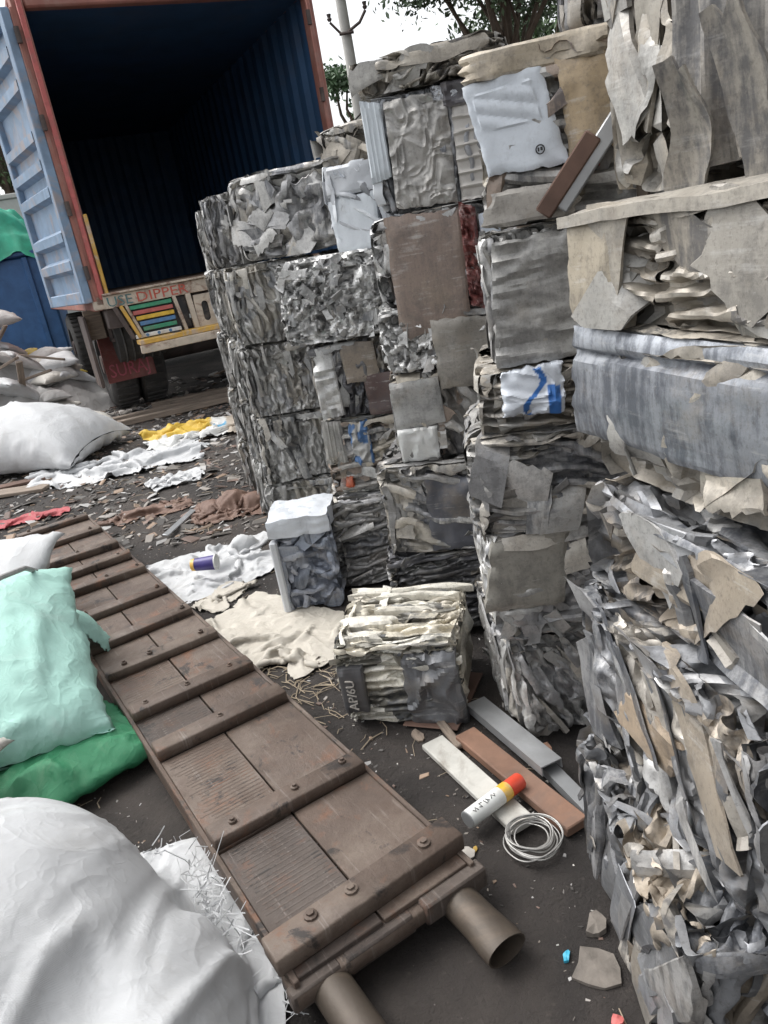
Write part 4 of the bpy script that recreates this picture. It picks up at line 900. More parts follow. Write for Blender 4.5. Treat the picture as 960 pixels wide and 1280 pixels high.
def wheel(x, y, r=.46, wd=.26):
    w = bpy.data.objects.new('wheel', None); COL.objects.link(w); w.parent = tk; w.location = (x, y, r)
    prof = [(-wd / 2, r * .58), (-wd / 2, r * .9), (-wd / 2 + .04, r), (wd / 2 - .04, r), (wd / 2, r * .9), (wd / 2, r * .58)]
    n = 28; V = [[a, q * math.cos(2 * math.pi * k / n), q * math.sin(2 * math.pi * k / n)] for k in range(n) for a, q in prof]
    F = []
    for k in range(n):
        for i in range(6):
            j = (i + 1) % 6; k2 = (k + 1) % n; F.append([k * 6 + i, k * 6 + j, k2 * 6 + j, k2 * 6 + i])
    mk('tyre', V, F, 'rubber', w, angle=50)
    tr = MB()
    for k in range(36):
        a = 2 * math.pi * k / 36
        tr.box((-wd / 2 + .03, -.012, -.004), (wd / 2 - .03, .012, .012), 0, Matrix.Rotation(a, 4, 'X') @ Matrix.Translation((0, 0, r)))
    o = tr.build('tread', 'rubber', w); o['kind'] = 'stuff'
    mb = MB(); mb.tube([(-wd * .3, 0, 0), (wd * .3, 0, 0)], r * .58, 24); mb.tube([(-wd * .52, 0, 0), (-wd * .3, 0, 0)], r * .2, 12); mb.build('rim', 'chassis', w)
for x in (.13, .42, CW - .13, CW - .42):
    wheel(x, 1.35)
for x in (.16, CW - .16): wheel(x, 4.9)
mb = MB(); mb.tube([(.2, 1.35, .46), (CW - .2, 1.35, .46)], .09, 10); mb.build('axle', 'chassis', tk)
tb('axle', (.2, 4.82, .38), (CW - .2, 4.98, .54), 'chassis')
# tread face of the tyre seen under the tail, mud flap hung behind it
mb = MB(); mb.tube([(.08, .48, tz(1.065)), (.50, .48, tz(1.065))], .20, 20); mb.build('spare_tyre', 'rubber', tk)
mb = MB()
for x in (.14, .21, .29, .37, .44): mb.tube([(x + .201 * 0, .48 + .203 * math.cos(a), tz(1.065) + .203 * math.sin(a)) for a in np.linspace(0, 2 * math.pi, 28, endpoint=False)], .012, 4, closed=True)
o = mb.build('spare_tread', 'rubber', tk); o['kind'] = 'stuff'
tb('spare_carrier', (.05, .40, tz(1.06)), (.06 + .47, .56, tz(1.09)), 'chassis')
for x in (.05, .52): tb('carrier_arm', (x, .44, tz(1.06)), (x + .03, .52, tz(1.34)), 'chassis')
tb('mud_flap', (-.04, .78, tz(.70)), (.42, .80, tz(1.10)), 'flap', .004, 'dull red mud flap with faded lettering')
tb('flap_hanger', (-.06, .76, tz(1.09)), (.44, .83, tz(1.34)), 'chassis')
tb('side_guard', (-.15, .35, tz(.72)), (-.12, .78, tz(1.30)), 'chassis', .006, 'dark upright splash plate')
tb('wheel_arch', (-.12, .50, tz(1.10)), (.03, .54, tz(1.34)), 'wood', .004, 'pale worn side board')
tv, tf = text_mesh('SURAJ', .18); tv = np.array(tv); k = .38 / tv[:, 0].max()
mk('lettering', np.stack([-.01 + tv[:, 0] * k, .777 - tv[:, 2] * .5, tz(.745) + tv[:, 1]], -1), tf, 'p_pink', tk, smooth=False)
# ================================================================== BACKGROUND
def wallbox(name, lo, hi, m, label, cat, bv=.01):
    c = [(lo[k] + hi[k]) / 2 for k in range(2)]; r = empty(name, (c[0], c[1], lo[2]), label, cat)
    return r
wr = empty('compound_wall', (-9.5, 16.5, 0), 'pale plastered wall with a grey coping beyond the truck', 'wall', R(12))
for k in range(9):
    mb = MB(); mb.box((-9 + k * 2.0, -.1, 0), (-9 + k * 2.0 + 1.985, .1, 3.15), .01); mb.build('wall_panel', 'wallplaster', wr)
mb = MB(); mb.box((-9.05, -.14, 3.152), (9.0, .14, 3.25), .02); mb.build('coping', 'concrete', wr)
# blue skip with a green tarpaulin
sk = empty('blue_skip', (-6.0, 12.8, 0), 'blue steel skip covered with a green tarpaulin behind the rubbish heap', 'skip', R(14))
mb = MB(); mb.box((-1.5, -.7, .12), (1.5, .7, 1.82), .03); mb.build('tub', 'bluebarrel', sk)
for x in (-1.2, -.4, .4, 1.2):
    mb = MB(); mb.box((x, -.75, .12), (x + .08, -.70, 1.81), .01); mb.build('rib', 'bluebarrel', sk)
mb = MB(); mb.box((-1.55, -.76, 1.822), (1.55, .76, 1.90), .02); mb.build('rim', 'bluebarrel', sk)
for x in (-1.3, 1.1): mb = MB(); mb.box((x, -.65, 0), (x + .2, .65, .12), .01); mb.build('skid', 'chassis', sk)
a, b = np.meshgrid(np.linspace(-1, 1, 60), np.linspace(-1, 1, 40), indexing='ij')
Zt = 1.93 + .75 * np.clip(1 - a ** 4, 0, 1) * np.clip(1 - b ** 4, 0, 1) + .10 * fbm(v2(a * 5, b * 5, 1), 4, 3) + .06 * np.abs(vn(v2(a * 14, b * 8, 2), 9))
Zt = np.where(np.abs(b) > .93, Zt - .16, Zt)
tp = mk('tarpaulin', v2(a * 1.55, b * .80, Zt).reshape(-1, 3), gridf(60, 40), 'greentub', angle=180)
tp.location = (-6.0, 12.8, 0); tp.rotation_euler = (0, 0, R(14)); tag(tp, 'crumpled green tarpaulin lying over the blue skip', 'tarpaulin')
# chain hoist hanging in front
hp = empty('hanging_hoist', (-4.62, 10.2, 1.55), 'black chain hoist with a pink ribbon hanging before the green tarpaulin', 'hoist')
mb = MB(); mb.box((-.035, -.035, .36), (.035, .035, .62), .012); mb.build('body', 'p_black', hp)
mb = MB(); mb.box((-.05, -.012, .60), (-.01, .0, .90), .004, Matrix.Rotation(R(8), 4, 'Y')); mb.build('ribbon', 'p_pink', hp)
mb = MB(); mb.tube([(0, 0, .6), (.01, 0, 1.2), (0, 0, 2.6)], .008, 6); mb.build('cable', 'p_black', hp)
for k in range(9):
    t = np.linspace(0, 2 * math.pi, 10, endpoint=False); zc = .34 - k * .045; d = k % 2
    mb = MB(); mb.tube([(.014 * math.cos(q) * (1 - d) + .05 * k * .25, .014 * math.cos(q) * d, zc + .028 * math.sin(q)) for q in t], .007, 5, closed=True); mb.build('chain_link', 'p_black', hp)
# ---- utility pole
up = empty('utility_pole', (.93, 17.0, 0), 'pale concrete utility pole with iron brackets behind the container', 'pole')
mb = MB(); mb.tube([(0, 0, 0), (0, 0, 4.5), (-.02, 0, 9.2)], [.13, .105, .08], 12); mb.build('shaft', 'concrete', up)
for z in (4.9, 5.6):
    mb = MB(); mb.tube([(-.14, -.16, z), (.14, -.16, z)], .03, 6); mb.tube([(.0, -.15, z), (.28, -.15, z + .14), (.42, -.15, z + .32)], .03, 6); mb.tube([(-.1, -.15, z), (-.28, -.15, z + .22)], .025, 6); mb.build('bracket', 'chassis', up)
    for dx, dz in ((.42, .34), (-.28, .24)):
        mb = MB(); mb.tube([(dx, -.15, z + dz), (dx, -.15, z + dz + .04), (dx, -.15, z + dz + .06), (dx, -.15, z + dz + .12)], [.03, .05, .03, .045], 8); mb.build('insulator', 'chassis', up)
mb = MB(); mb.tube([(-.35, -.15, 7.0), (0, -.15, 6.45), (.12, -.15, 7.2)], .035, 6); mb.tube([(-.14, -.16, 6.45), (.14, -.16, 6.45)], .03, 6); mb.build('bracket', 'chassis', up)
mb = MB(); mb.tube([(.02, -.2, 3.5), (-.25, -.22, 3.3), (-.3, -.22, 2.9), (-.05, -.2, 2.7), (.0, -.2, 2.3)], .02, 6); mb.build('looped_cable', 'p_black', up)
# ---- trees
def tree(x, y, h, cr, crz, n, label, sd, leaf=.10, base=(.085, .14, .06), cz=.72, clumps=26, group=None, droop=.0):
    rg = np.random.default_rng(sd); rt_ = empty('tree', (x, y, 0), label, 'tree', 0, group)
    mb = MB(); mb.tube([(0, 0, -.1), (.1, .05, h * .25), (.05, .1, h * .5), (.15, 0, h * .8)], [.2, .16, .12, .05], 10)
    cs = []
    for k in range(clumps):
        v = rg.normal(0, 1, 3); v /= np.linalg.norm(v); rad = rg.uniform(.35, 1) ** .6
        cs.append(np.array([v[0] * cr * rad, v[1] * cr * rad, h * cz + v[2] * crz * rad]))
    for k, c in enumerate(cs[:16]):
        s0 = np.array([.08, .06, h * rg.uniform(.35, .65)]); mid = (s0 + c) / 2 + rg.normal(0, .12, 3); mb.tube([s0, mid, c], [.06, .035, .012], 6)
    mb.build('trunk', 'bark', rt_)
    per = n // clumps; V = []; C = []
    for c in cs:
        sz = rg.uniform(.35, .75) * cr * .55; tone = rg.uniform(.6, 1.45)
        p = c + rg.normal(0, 1, (per, 3)) * np.array([sz, sz, sz * .7]) * .55; p[:, 2] -= droop * rg.random(per)
        a1 = rg.normal(0, 1, (per, 3)); a1 /= np.linalg.norm(a1, axis=1)[:, None]; b1 = np.cross(a1, rg.normal(0, 1, (per, 3))); b1 /= np.linalg.norm(b1, axis=1)[:, None]
        l = leaf * rg.uniform(.6, 1.3, (per, 1)); wq = l * .38
        q = np.stack([p - a1 * l * .5, p + b1 * wq * .5, p + a1 * l * .5, p - b1 * wq * .5], 1); V.append(q.reshape(-1, 3))
        cc = np.array(base) * tone * rg.uniform(.75, 1.3, (per, 1)); C.append(np.repeat(np.concatenate([cc, np.ones((per, 1))], 1), 4, 0))
    V = np.vstack(V); C = np.vstack(C); F = np.arange(len(V)).reshape(-1, 4)
    o = mk('crown', V, F, 'leaf', rt_, C, smooth=False); o['kind'] = 'stuff'
tree(3.6, 15.5, 7.0, 2.5, 1.8, 30000, 'broad leafy tree rising behind the stacks of bales', 5, .14, (.12, .18, .10), cz=.88, clumps=34)
tree(.95, 19.5, 5.6, 1.0, 1.5, 9000, 'feathery tree between the container and the utility pole', 8, .16, (.08, .14, .07), cz=.66, clumps=14, droop=.3)
tree(-6.9, 18.6, 6.0, 1.7, 1.6, 9000, 'dark bushy tree beyond the pale compound wall', 11, .15, cz=.78, clumps=16)
tree(6.5, 22.0, 6.5, 2.6, 2.0, 9000, 'far tree beyond the yard, behind the bale wall', 13, .2, cz=.7, clumps=16)
def floor_hit(P, z=.004):
    P[..., 2] = np.maximum(P[..., 2], z); return P
def ell_hit(cs):
    def f(P):
        for c, r in cs:
            q = (P - np.array(c)) / np.array(r); n = np.linalg.norm(q, axis=-1, keepdims=True)
            P = np.where(n < 1, np.array(c) + q / np.maximum(n, 1e-6) * np.array(r), P)
        return floor_hit(P)
    return f
def uvgrid(nu, nv, w, l):
    a, b = np.meshgrid(np.linspace(0, w, nu), np.linspace(0, l, nv), indexing='ij'); return np.stack([a, b], -1).reshape(-1, 2)
def double(V, F, t=.0025):
    """gives a sheet its thickness"""
    V = np.asarray(V); n = len(V); F = np.asarray(F); N = np.zeros_like(V)
    fn = np.cross(V[F[:, 2]] - V[F[:, 0]], V[F[:, 3]] - V[F[:, 1]])
    for k in range(4): np.add.at(N, F[:, k], fn)
    N /= np.linalg.norm(N, axis=1)[:, None] + 1e-12
    return np.vstack([V, V - N * t]), np.vstack([F, F[:, ::-1] + n])
def folds(V, F, amp, sc, sd, uv, ax=(1, 1), fac=1.0):
    """thin sharp wrinkles and flat creased facets pushed out of a slack cloth surface"""
    V = np.asarray(V, float); F = np.asarray(F); N = np.zeros_like(V); fn = np.cross(V[F[:, 2]] - V[F[:, 0]], V[F[:, 3]] - V[F[:, 1]])
    for k in range(4): np.add.at(N, F[:, k], fn)
    N /= np.linalg.norm(N, axis=1)[:, None] + 1e-12
    u = uv[:, 0] * sc * ax[0]; v = uv[:, 1] * sc * ax[1]; wu = u + .6 * vn(v2(u * .8, v * .8, 1), sd); wv = v + .6 * vn(v2(u * .8, v * .8, 4), sd)
    g = np.clip(.5 + 1.2 * vn(v2(u * .5, v * .5, 9), sd + 6), 0, 1)
    r1 = np.exp(-(vn(v2(wu, wv, 2), sd + 3) / .13) ** 2); r2 = np.exp(-(vn(v2(wu * 2.1, wv * 2.1, 3), sd + 4) / .16) ** 2); r3 = np.exp(-(vn(v2(wu * 4.3, wv * 4.3, 3), sd + 5) / .2) ** 2)
    h = amp * (r1 * g + .4 * r2 * (1 - .5 * g) + .16 * r3) + fac * amp * (.55 * facet(wu * 1.1, wv * 1.1, sd + 7) + .3 * facet(wu * 2.7, wv * 2.7, sd + 8))
    return V + N * h[:, None]
def crumpled_cloth(name, label, cx, cy, w, l, rz, comp, sd, m, cat='cloth', n=62, hits=(), amp=.10, steps=150, outline=None, lift=.0):
    rg = np.random.default_rng(sd); nu = n; nv = max(16, int(n * l / w)); nv += nv % 2
    a, b = np.meshgrid(np.linspace(-.5, .5, nu), np.linspace(-.5, .5, nv), indexing='ij')
    X = a * w * comp + .10 * w * vn(v2(a * 3, b * 3, 1), sd); Y = b * l * comp + .10 * w * vn(v2(a * 3, b * 3, 5), sd)
    Z = .03 + lift + amp * (.5 + .5 * vn(v2(a * 4, b * 4, 2), sd)) + .5 * amp * np.abs(vn(v2(a * 11, b * 11, 8), sd))
    P = np.stack([X, Y, Z], -1); P = cloth(P, w / (nu - 1), l / (nv - 1), steps, ell_hit(hits), grav=2.5e-4, damp=.9)
    V0 = folds(P.reshape(-1, 3), gridq(nu, nv), .005 + .035 * amp, 15, sd, uvgrid(nu, nv, w, l)); V0[:, 2] = np.maximum(V0[:, 2], .003)
    eu = np.minimum(a + .5, .5 - a) * w; ev = np.minimum(b + .5, .5 - b) * l; keep = np.minimum(eu, ev) + .05 * w * (vn(v2(a * 4, b * 4, 8), sd + 40) + .5 * vn(v2(a * 13, b * 13, 8), sd + 41)) > .018 * w
    Fk = gridq(nu, nv); Fk = Fk[biggest(keep[:-1, :-1])]
    V, F = double(V0, Fk); uv = uvgrid(nu, nv, w, l); uv = np.vstack([uv, uv])
    V[:, 2] -= V[:, 2].min() - .001
    o = mk(name, V, F, m, None, None, 180, uv=uv); o.location = (cx, cy, float(ground_z(cx, cy)) + .004); o.rotation_euler = (0, 0, R(rz))
    return tag(o, label, cat)
def bag_mesh(circ, length, sd, press=5e-4, nu=56, nv=52, steps=170, squash=.55, bulge=.16, wr=.07):
    rg = np.random.default_rng(sd); t = np.linspace(0, 2 * math.pi, nu, endpoint=False); s = np.linspace(-.5, .5, nv)
    r = circ / (2 * math.pi); T, Sg = np.meshgrid(t, s, indexing='ij'); e = 1 - (2 * np.abs(Sg)) ** 4
    P = np.stack([Sg * length * .86, r * 1.15 * np.cos(T), (.06 + .94 * e) * r * squash * np.sin(T) + r * squash + .02], -1)
    P += bulge * r * np.stack([vn(P * 9, sd), vn(P * 9, sd + 3), vn(P * 9, sd + 5)], -1)
    P = cloth(P, circ / nu, length / (nv - 1), steps, floor_hit, wrap=True, press=press, seam=True, grav=7e-4, iters=4, bend=.06, damp=.94)
    P[..., 2] -= P[..., 2].min()
    F = gridf(nu, nv, 0, True); V = folds(P.reshape(-1, 3), np.array(F), wr * r, 1.5 / r, sd + 9, uvgrid(nu, nv, circ, length), (1.2, .8), .8); V[:, 2] -= V[:, 2].min(); uv = uvgrid(nu, nv, circ, length)
    return V, np.array(F)[:, ::-1], uv
# ================================================================== RAMP
rp = empty('steel_ramp', (.048, 1.135, 0), 'long rusty brown steel loading ramp with bolted cross bars lying on the ground', 'ramp', math.atan2(.872, -.489))
rp.rotation_euler = (0, R(.75), math.atan2(.872, -.489))
RW = .385; RL = 3.42; ZP = .082
bars = [.030, .375, .785, 1.02, 1.32, 1.57, 1.86, 2.18, 2.41, 2.65, 2.99, 3.32]
rgp = np.random.default_rng(77)
for k in range(len(bars)):
    x0 = bars[k] if k else .0; x1 = bars[k + 1] if k + 1 < len(bars) else RL
    sp = RW * rgp.uniform(.46, .54)
    for y0, y1, m in ((.012, sp - .002, 'ramp'), (sp + .002, RW - .012, 'ramp_worn' if k in (0, 2) else 'ramp')):
        mb = MB(); dz = rgp.uniform(-.002, .001); mb.box((x0 + .003, y0, ZP - .012 + dz), (x1 - .003, y1, ZP + dz), .002); mb.build('deck_plate', m, rp)
        if y0 > .1 and k < 4:
            g = MB(); q = x0 + .065
            while q < x1 - .012:
                g.box((q, y0 + .006, ZP + dz - .0006), (q + .004, y1 - .006 - rgp.uniform(0, .03), ZP + dz + .0004), 0); q += .0125 * rgp.uniform(.9, 1.2)
            o = g.build('worn_ridges', m, rp); o['kind'] = 'stuff'
for y0 in (0, RW - .012):
    mb = MB(); mb.box((-.005, y0, ZP - .055), (RL, y0 + .0118, ZP + .002), .002); mb.build('side_rail', 'ramp', rp)
for k, x in enumerate(bars):
    w = .056 if k else .064; hh = .030 if k else .036
    V, F = bevbox((x - .002, .012 if k else -.01, ZP - .001), (x + w, RW - .010 if k else RW + .012, ZP + hh), .0035)
    V = np.array(V); V[:, 2] += .003 * vn(V * 12, 60 + k); V[:, 0] += .004 * vn(V * 9, 80 + k) * 1.0
    V[:, 2] = ZP + (V[:, 2] - ZP) * rgp.uniform(.85, 1.12); V[:, 0] += rgp.normal(0, .010) * (V[:, 1] / RW - .5)
    mk('cross_bar', V, F, 'ramp', rp, angle=60)
    for y in (.055 + rgp.uniform(-.02, .02), RW * .5 + rgp.uniform(-.05, .05), RW - .06 + rgp.uniform(-.02, .02)):
        if k and rgp.random() < .18: continue
        b = MB(); c = np.array([x + w * .55, y, ZP + hh]); r = .0068 if k else .010
        b.tube([c + (0, 0, -.002), c + (0, 0, .004), c + (0, 0, .0055)], [r * 1.3, r * 1.3, r * .9], 10); b.tube([c + (0, 0, .004), c + (0, 0, .010)], r * .75, 6)
        b.build('bolt', 'ramp', rp, 30)
# broken lower lip at the near end
V, F = bevbox((-.018, -.004, ZP - .045), (.045, RW + .006, ZP - .013), .004)
mk('lower_lip', V, F, 'ramp', rp, angle=60)
for y0, y1 in ((-.012, .13), (.15, .29), (.30, RW + .012)):
    mb = MB(); mb.box((-.024 + .007 * (y0 > .1), y0, ZP - .050), (.010, y1, ZP - .006 - .005 * (y0 > .1)), .004); mb.build('lip_block', 'ramp_worn', rp)
for y, L0 in ((.055, -.15), (RW - .06, -.24)):
    n = 18; rings = []
    for x, r in ((L0, .035), (L0, .0325), (L0 + .25, .031), (2.2, .031), (2.2, .0345), (.5, .0345), (L0 + .07, .0345), (L0 + .02, .0352)): rings.append([(x, y + r * (1.18 if x < L0 + .05 else 1.05) * math.cos(2 * math.pi * q / n), .034 + r * (.74 if x < L0 + .05 else .95) * math.sin(2 * math.pi * q / n) - (.004 if x < L0 + .05 else 0)) for q in range(n)])
    V = np.array(rings).reshape(-1, 3); F = []
    for i in range(len(rings)):
        j = (i + 1) % len(rings)
        for q in range(n): F.append([i * n + q, i * n + (q + 1) % n, j * n + (q + 1) % n, j * n + q])
    mk('support_tube', V, F, 'pipe', rp, angle=50)
# ================================================================== SACKS AND CLOTHS
# big white sack beside the photographer
cs = [((-.80, .98, .10), (.30, .36, .31)), ((-.52, .84, .02), (.16, .30, .22)), ((-1.05, .75, .05), (.4, .4, .34)), ((-.93, 1.25, .05), (.16, .16, .27))]
n = 140; a, b = np.meshgrid(np.linspace(-.5, .5, n), np.linspace(-.5, .5, n), indexing='ij')
P = np.stack([-.82 + a * 1.02 + .06 * vn(v2(a * 4, b * 4, 1), 4), .88 + b * 1.12 + .06 * vn(v2(a * 4, b * 4, 3), 4), .46 + .03 * vn(v2(a * 6, b * 6, 3), 7) - .5 * (a ** 2 + b ** 2)], -1)
P = cloth(P, 1.20 / (n - 1), 1.26 / (n - 1), 190, ell_hit(cs), grav=7e-4, iters=5)
V0 = folds(P.reshape(-1, 3), gridq(n, n), .014, 7.5, 77, uvgrid(n, n, 1.2, 1.26), (1.1, .45), .5); V, F = double(V0, gridq(n, n)); uv = uvgrid(n, n, 1.2, 1.26); uv = np.vstack([uv, uv])
V[:, 2] = np.maximum(V[:, 2], .002)
bs = empty('woven_sack', (-.82, .88, 0), 'huge white woven sack with frayed edges, slumped beside the ramp', 'sack')
mk('sack_cloth', V - np.array([-.82, .88, 0]), F, 'white_weave', bs, None, 180, uv=uv)
rg = np.random.default_rng(5); fr = MB()
edge = np.concatenate([P[n - 1, n // 2:, :], P[int(n * .35):, n - 1, :]])
for k in range(250):
    e = edge[rg.integers(len(edge))] + rg.normal(0, .006, 3)
    if k > 120: t_ = rg.random(); e = np.array([-.515 + .11 * t_, 1.27 - .26 * t_, .03 + .05 * rg.random()]) + rg.normal(0, .012, 3)
    d = rg.normal(0, 1, 3) * np.array([1, 1, .5]) + np.array([.6, .3, .1]); d /= np.linalg.norm(d); L = rg.uniform(.015, .06)
    q = [e, e + d * L * .5 + rg.normal(0, .006, 3), e + d * L + rg.normal(0, .02, 3)]; q = [np.maximum(w_, (-9, -9, .004)) for w_ in q]
    fr.tube(q, rg.uniform(.0007, .0015), 3)
o = fr.build('frayed_strands', 'white_weave', bs); o['kind'] = 'stuff'; o.location = (.82, -.88, 0)
# filling under it
def lump(name, c, r, m, par, sd, amp=.08):
    bm = bmesh.new(); bmesh.ops.create_icosphere(bm, subdivisions=4, radius=1); V = np.array([v.co[:] for v in bm.verts]); F = [[v.index for v in f.verts] for f in bm.faces]; bm.free()
    k = 1 + amp * fbm(V * 2.4, sd, 3); V = V * k[:, None] * np.array(r) + np.array(c); V[:, 2] = np.maximum(V[:, 2], 0.0)
    return mk(name, V, F, m, par, None, 180)
for c, r in cs: lump('filling', (c[0] + .82, c[1] - .88, c[2]), [q * .90 for q in r], 'white_weave', bs, 3, .02)
# mint sack and friends
V, F, uv = bag_mesh(1.0, .70, 21, 1.3e-3, squash=.9, wr=.11)
Rm = np.array(Matrix.Rotation(R(112), 3, 'Z') @ Matrix.Rotation(R(-22), 3, 'Y')); Q = V @ Rm.T; Q[:, 2] -= Q[:, 2].min()
o = mk('woven_sack', Q, F, 'mint_weave', None, None, 180, uv=uv); o.location = (-1.17, 2.02, .08); tag(o, 'bulging mint green woven sack with a tied neck leaning on the ramp', 'sack')
crumpled_cloth('sack_flap', 'loose mint green mouth of a sack spread over the ramp edge', -1.10, 2.36, .30, .26, 30, .8, 9, 'mint_weave', 'sack', 30, [((0, 0, .18), (.1, .12, .2))], .05, 90, lift=.3)
V, F, uv = bag_mesh(.78, .46, 33, 1.0e-3, 48, 40, 130, wr=.16)
o = mk('plastic_sack', V @ np.array(Matrix.Rotation(R(40), 3, 'Z')).T, F, 'green_weave', None, None, 180, uv=uv); o.location = (-.98, 1.76, .0); tag(o, 'crumpled dark green plastic sack below the mint sack', 'sack')
V, F, uv = bag_mesh(1.0, .62, 35, 9e-4, 44, 36, 150)
o = mk('woven_sack', V @ np.array(Matrix.Rotation(R(75), 3, 'Z') @ Matrix.Rotation(R(-30), 3, 'Y')).T + np.array((0, 0, .16)), F, 'white_weave', None, None, 180, uv=uv); o.location = (-1.55, 2.68, .0); tag(o, 'white woven sack slumped behind the mint sack', 'sack')
V, F, uv = bag_mesh(.8, .5, 37, 9e-4, 44, 36, 150)
o = mk('plastic_sack', V @ np.array(Matrix.Rotation(R(80), 3, 'Z')).T, F, 'dull_weave', None, None, 180, uv=uv); o.location = (-1.22, 1.42, .20); tag(o, 'translucent off-white plastic bag between the mint and the huge white sack', 'sack')
mb = MB(); mb.tube([(-1.12, 2.30, .40), (-1.10, 2.2, .45), (-1.12, 2.10, .47), (-1.2, 2.0, .465), (-1.3, 1.94, .43), (-1.45, 1.88, .36)], .008, 8); o = mb.build('rope', 'rope'); tag(o, 'grey rope trailing across the mint sack', 'rope')
# far puffy sack
V, F, uv = bag_mesh(2.05, 1.5, 41, 2.2e-3, 64, 60, 170, .8)
o = mk('woven_sack', V, F, 'white_weave', None, None, 180, uv=uv); o.location = (-2.78, 6.0, 0); o.rotation_euler = (0, 0, R(-12)); tag(o, 'big puffy white sack lying in front of the rubbish heap', 'sack')
# cloths on the yard
crumpled_cloth('white_cloth', 'long crumpled white cloth stretched out by the puffy sack', -1.85, 5.38, 1.55, .85, 12, .78, 51, 'white_weave', 'cloth', 70)
pr = crumpled_cloth('printed_sack', 'flattened printed sack in yellow, white and blue near the truck', -1.42, 6.10, 1.25, .95, 10, .72, 52, 'white_weave', 'sack', 66, amp=.24)
me = pr.data; at = me.attributes.new('col', 'FLOAT_COLOR', 'POINT'); co = np.zeros(len(me.vertices) * 3, np.float32); me.vertices.foreach_get('co', co); co = co.reshape(-1, 3)
cc = np.tile(np.array([.66, .66, .64, 1.], np.float32), (len(co), 1)); nz = vn(np.stack([co[:, 0] * 5, co[:, 1] * 5, 0 * co[:, 0]], -1), 4)
cc[(co[:, 1] + .12 * nz > .0) & (co[:, 0] < .18)] = (.62, .42, .06, 1); cc[(np.hypot(co[:, 0] - .27, co[:, 1] + .02) < .085)] = (.12, .36, .55, 1); cc[(co[:, 0] > .3)] = (.46, .40, .33, 1)
at.data.foreach_set('color', cc.ravel()); pr.data.materials.clear()
m_, n_, b_ = mat('printed_sack'); an = nd(n_, 'ShaderNodeAttribute', attribute_name='col'); n_.links.new(an.outputs['Color'], b_.inputs['Base Color']); b_.inputs['Roughness'].default_value = .6; pr.data.materials.append(m_)
crumpled_cloth('plastic_bag', 'small crumpled white bag on the littered ground', -1.24, 4.68, .46, .38, 20, .62, 53, 'white_weave', 'bag', 44, amp=.16)
crumpled_cloth('burlap', 'twisted brown burlap rag heaped beside the bale wall', -.80, 3.92, .62, .60, 10, .55, 54, 'burlap', 'rag', 60, [((.02, .02, .0), (.09, .08, .10)), ((.12, -.04, 0), (.07, .06, .07)), ((-.1, .05, 0), (.06, .08, .06))], .14)
crumpled_cloth('burlap', 'stretched brown burlap strip running from the ramp end', -1.32, 4.12, .75, .30, 12, .74, 55, 'burlap', 'rag', 60, amp=.07)
wf = crumpled_cloth('plastic_sheet', 'torn bright white woven plastic sheet beside the ramp', -.80, 3.10, .78, .62, 24, .80, 56, 'white_weave', 'sheet', 70, [((.20, .10, .0), (.07, .05, .06)), ((-.05, .12, 0), (.05, .07, .04)), ((.05, -.05, 0), (.08, .05, .04))], .12)
crumpled_cloth('beige_cloth', 'dirty beige cloth spread beyond the ramp bars', -.44, 2.34, .80, .46, -48, .82, 57, 'beige_weave', 'cloth', 66, amp=.07)
crumpled_cloth('beige_rag', 'small knotted beige rag at the edge of the white plastic sheet', -.66, 2.76, .32, .2, 60, .66, 58, 'beige_weave', 'rag', 36, amp=.08)
crumpled_cloth('red_cloth', 'faded red cloth crumpled at the far end of the ramp', -2.13, 4.42, .62, .22, 8, .75, 59, 'red_cloth', 'cloth', 44, amp=.05)
# rubbish heap of sacks
hp_ = [(1.5, 1.0, 61), (1.15, .75, 62), (.9, .7, 63)]
heap = [bag_mesh(c, l, s_, 1.4e-3, 40, 36, 120, .7) for c, l, s_ in hp_]
rg = np.random.default_rng(71)
a, b = np.meshgrid(np.linspace(-1, 1, 50), np.linspace(-1, 1, 50), indexing='ij'); rr_ = np.sqrt(a * a + b * b)
hz = lambda x, y: 1.05 * np.clip(1 - np.sqrt(((x + 3.95) / 1.35) ** 2 + ((y - 8.5) / 1.1) ** 2), 0, 1) ** .8
X = -3.95 + a * 1.4; Y = 8.5 + b * 1.15; Z = hz(X, Y) * .9 + .07 * fbm(v2(X * 6, Y * 6, 1), 3, 3) * (hz(X, Y) > .02) - .03
o = mk('rubbish_mound', v2(X, Y, Z).reshape(-1, 3), gridf(50, 50), 'grey_weave', angle=40); tag(o, 'grey mass of rags and film inside the rubbish heap', 'rubbish', kind='stuff')
mats = ['white_weave', 'dull_weave', 'grey_weave', 'dull_weave', 'white_weave', 'grey_weave', 'yellow_weave']
lbl = dict(white_weave='crumpled white sack in the rubbish heap beside the truck', dull_weave='dirty off-white sack in the rubbish heap beside the truck', grey_weave='dirty grey sack in the rubbish heap beside the truck', yellow_weave='yellow plastic sack in the rubbish heap beside the truck')
for k in range(30):
    x = rg.uniform(-4.7, -2.95); y = rg.uniform(7.6, 9.2)
    if x > -2.75 - (y - 8.5) * .42 - .25: x -= .4
    m = mats[k % 7]; V, F, uv = heap[k % 3]; sc = rg.uniform(.42, .8) * (.6 if m == 'yellow_weave' else 1)
    o = mk('rubbish_sack', V * sc * np.array([1, 1, rg.uniform(.8, 1.2)]), F, m, None, None, 180, uv=uv); o.location = (x, y, max(0., float(hz(x, y)) * .9 - .05)); o.rotation_euler = (R(rg.normal(0, 16)) if hz(x, y) > .15 else 0, R(rg.normal(0, 14)) if hz(x, y) > .15 else 0, rg.uniform(0, 6.3)); tag(o, lbl[m], 'sack', lbl[m].split(' in ')[0] + 's of the heap')
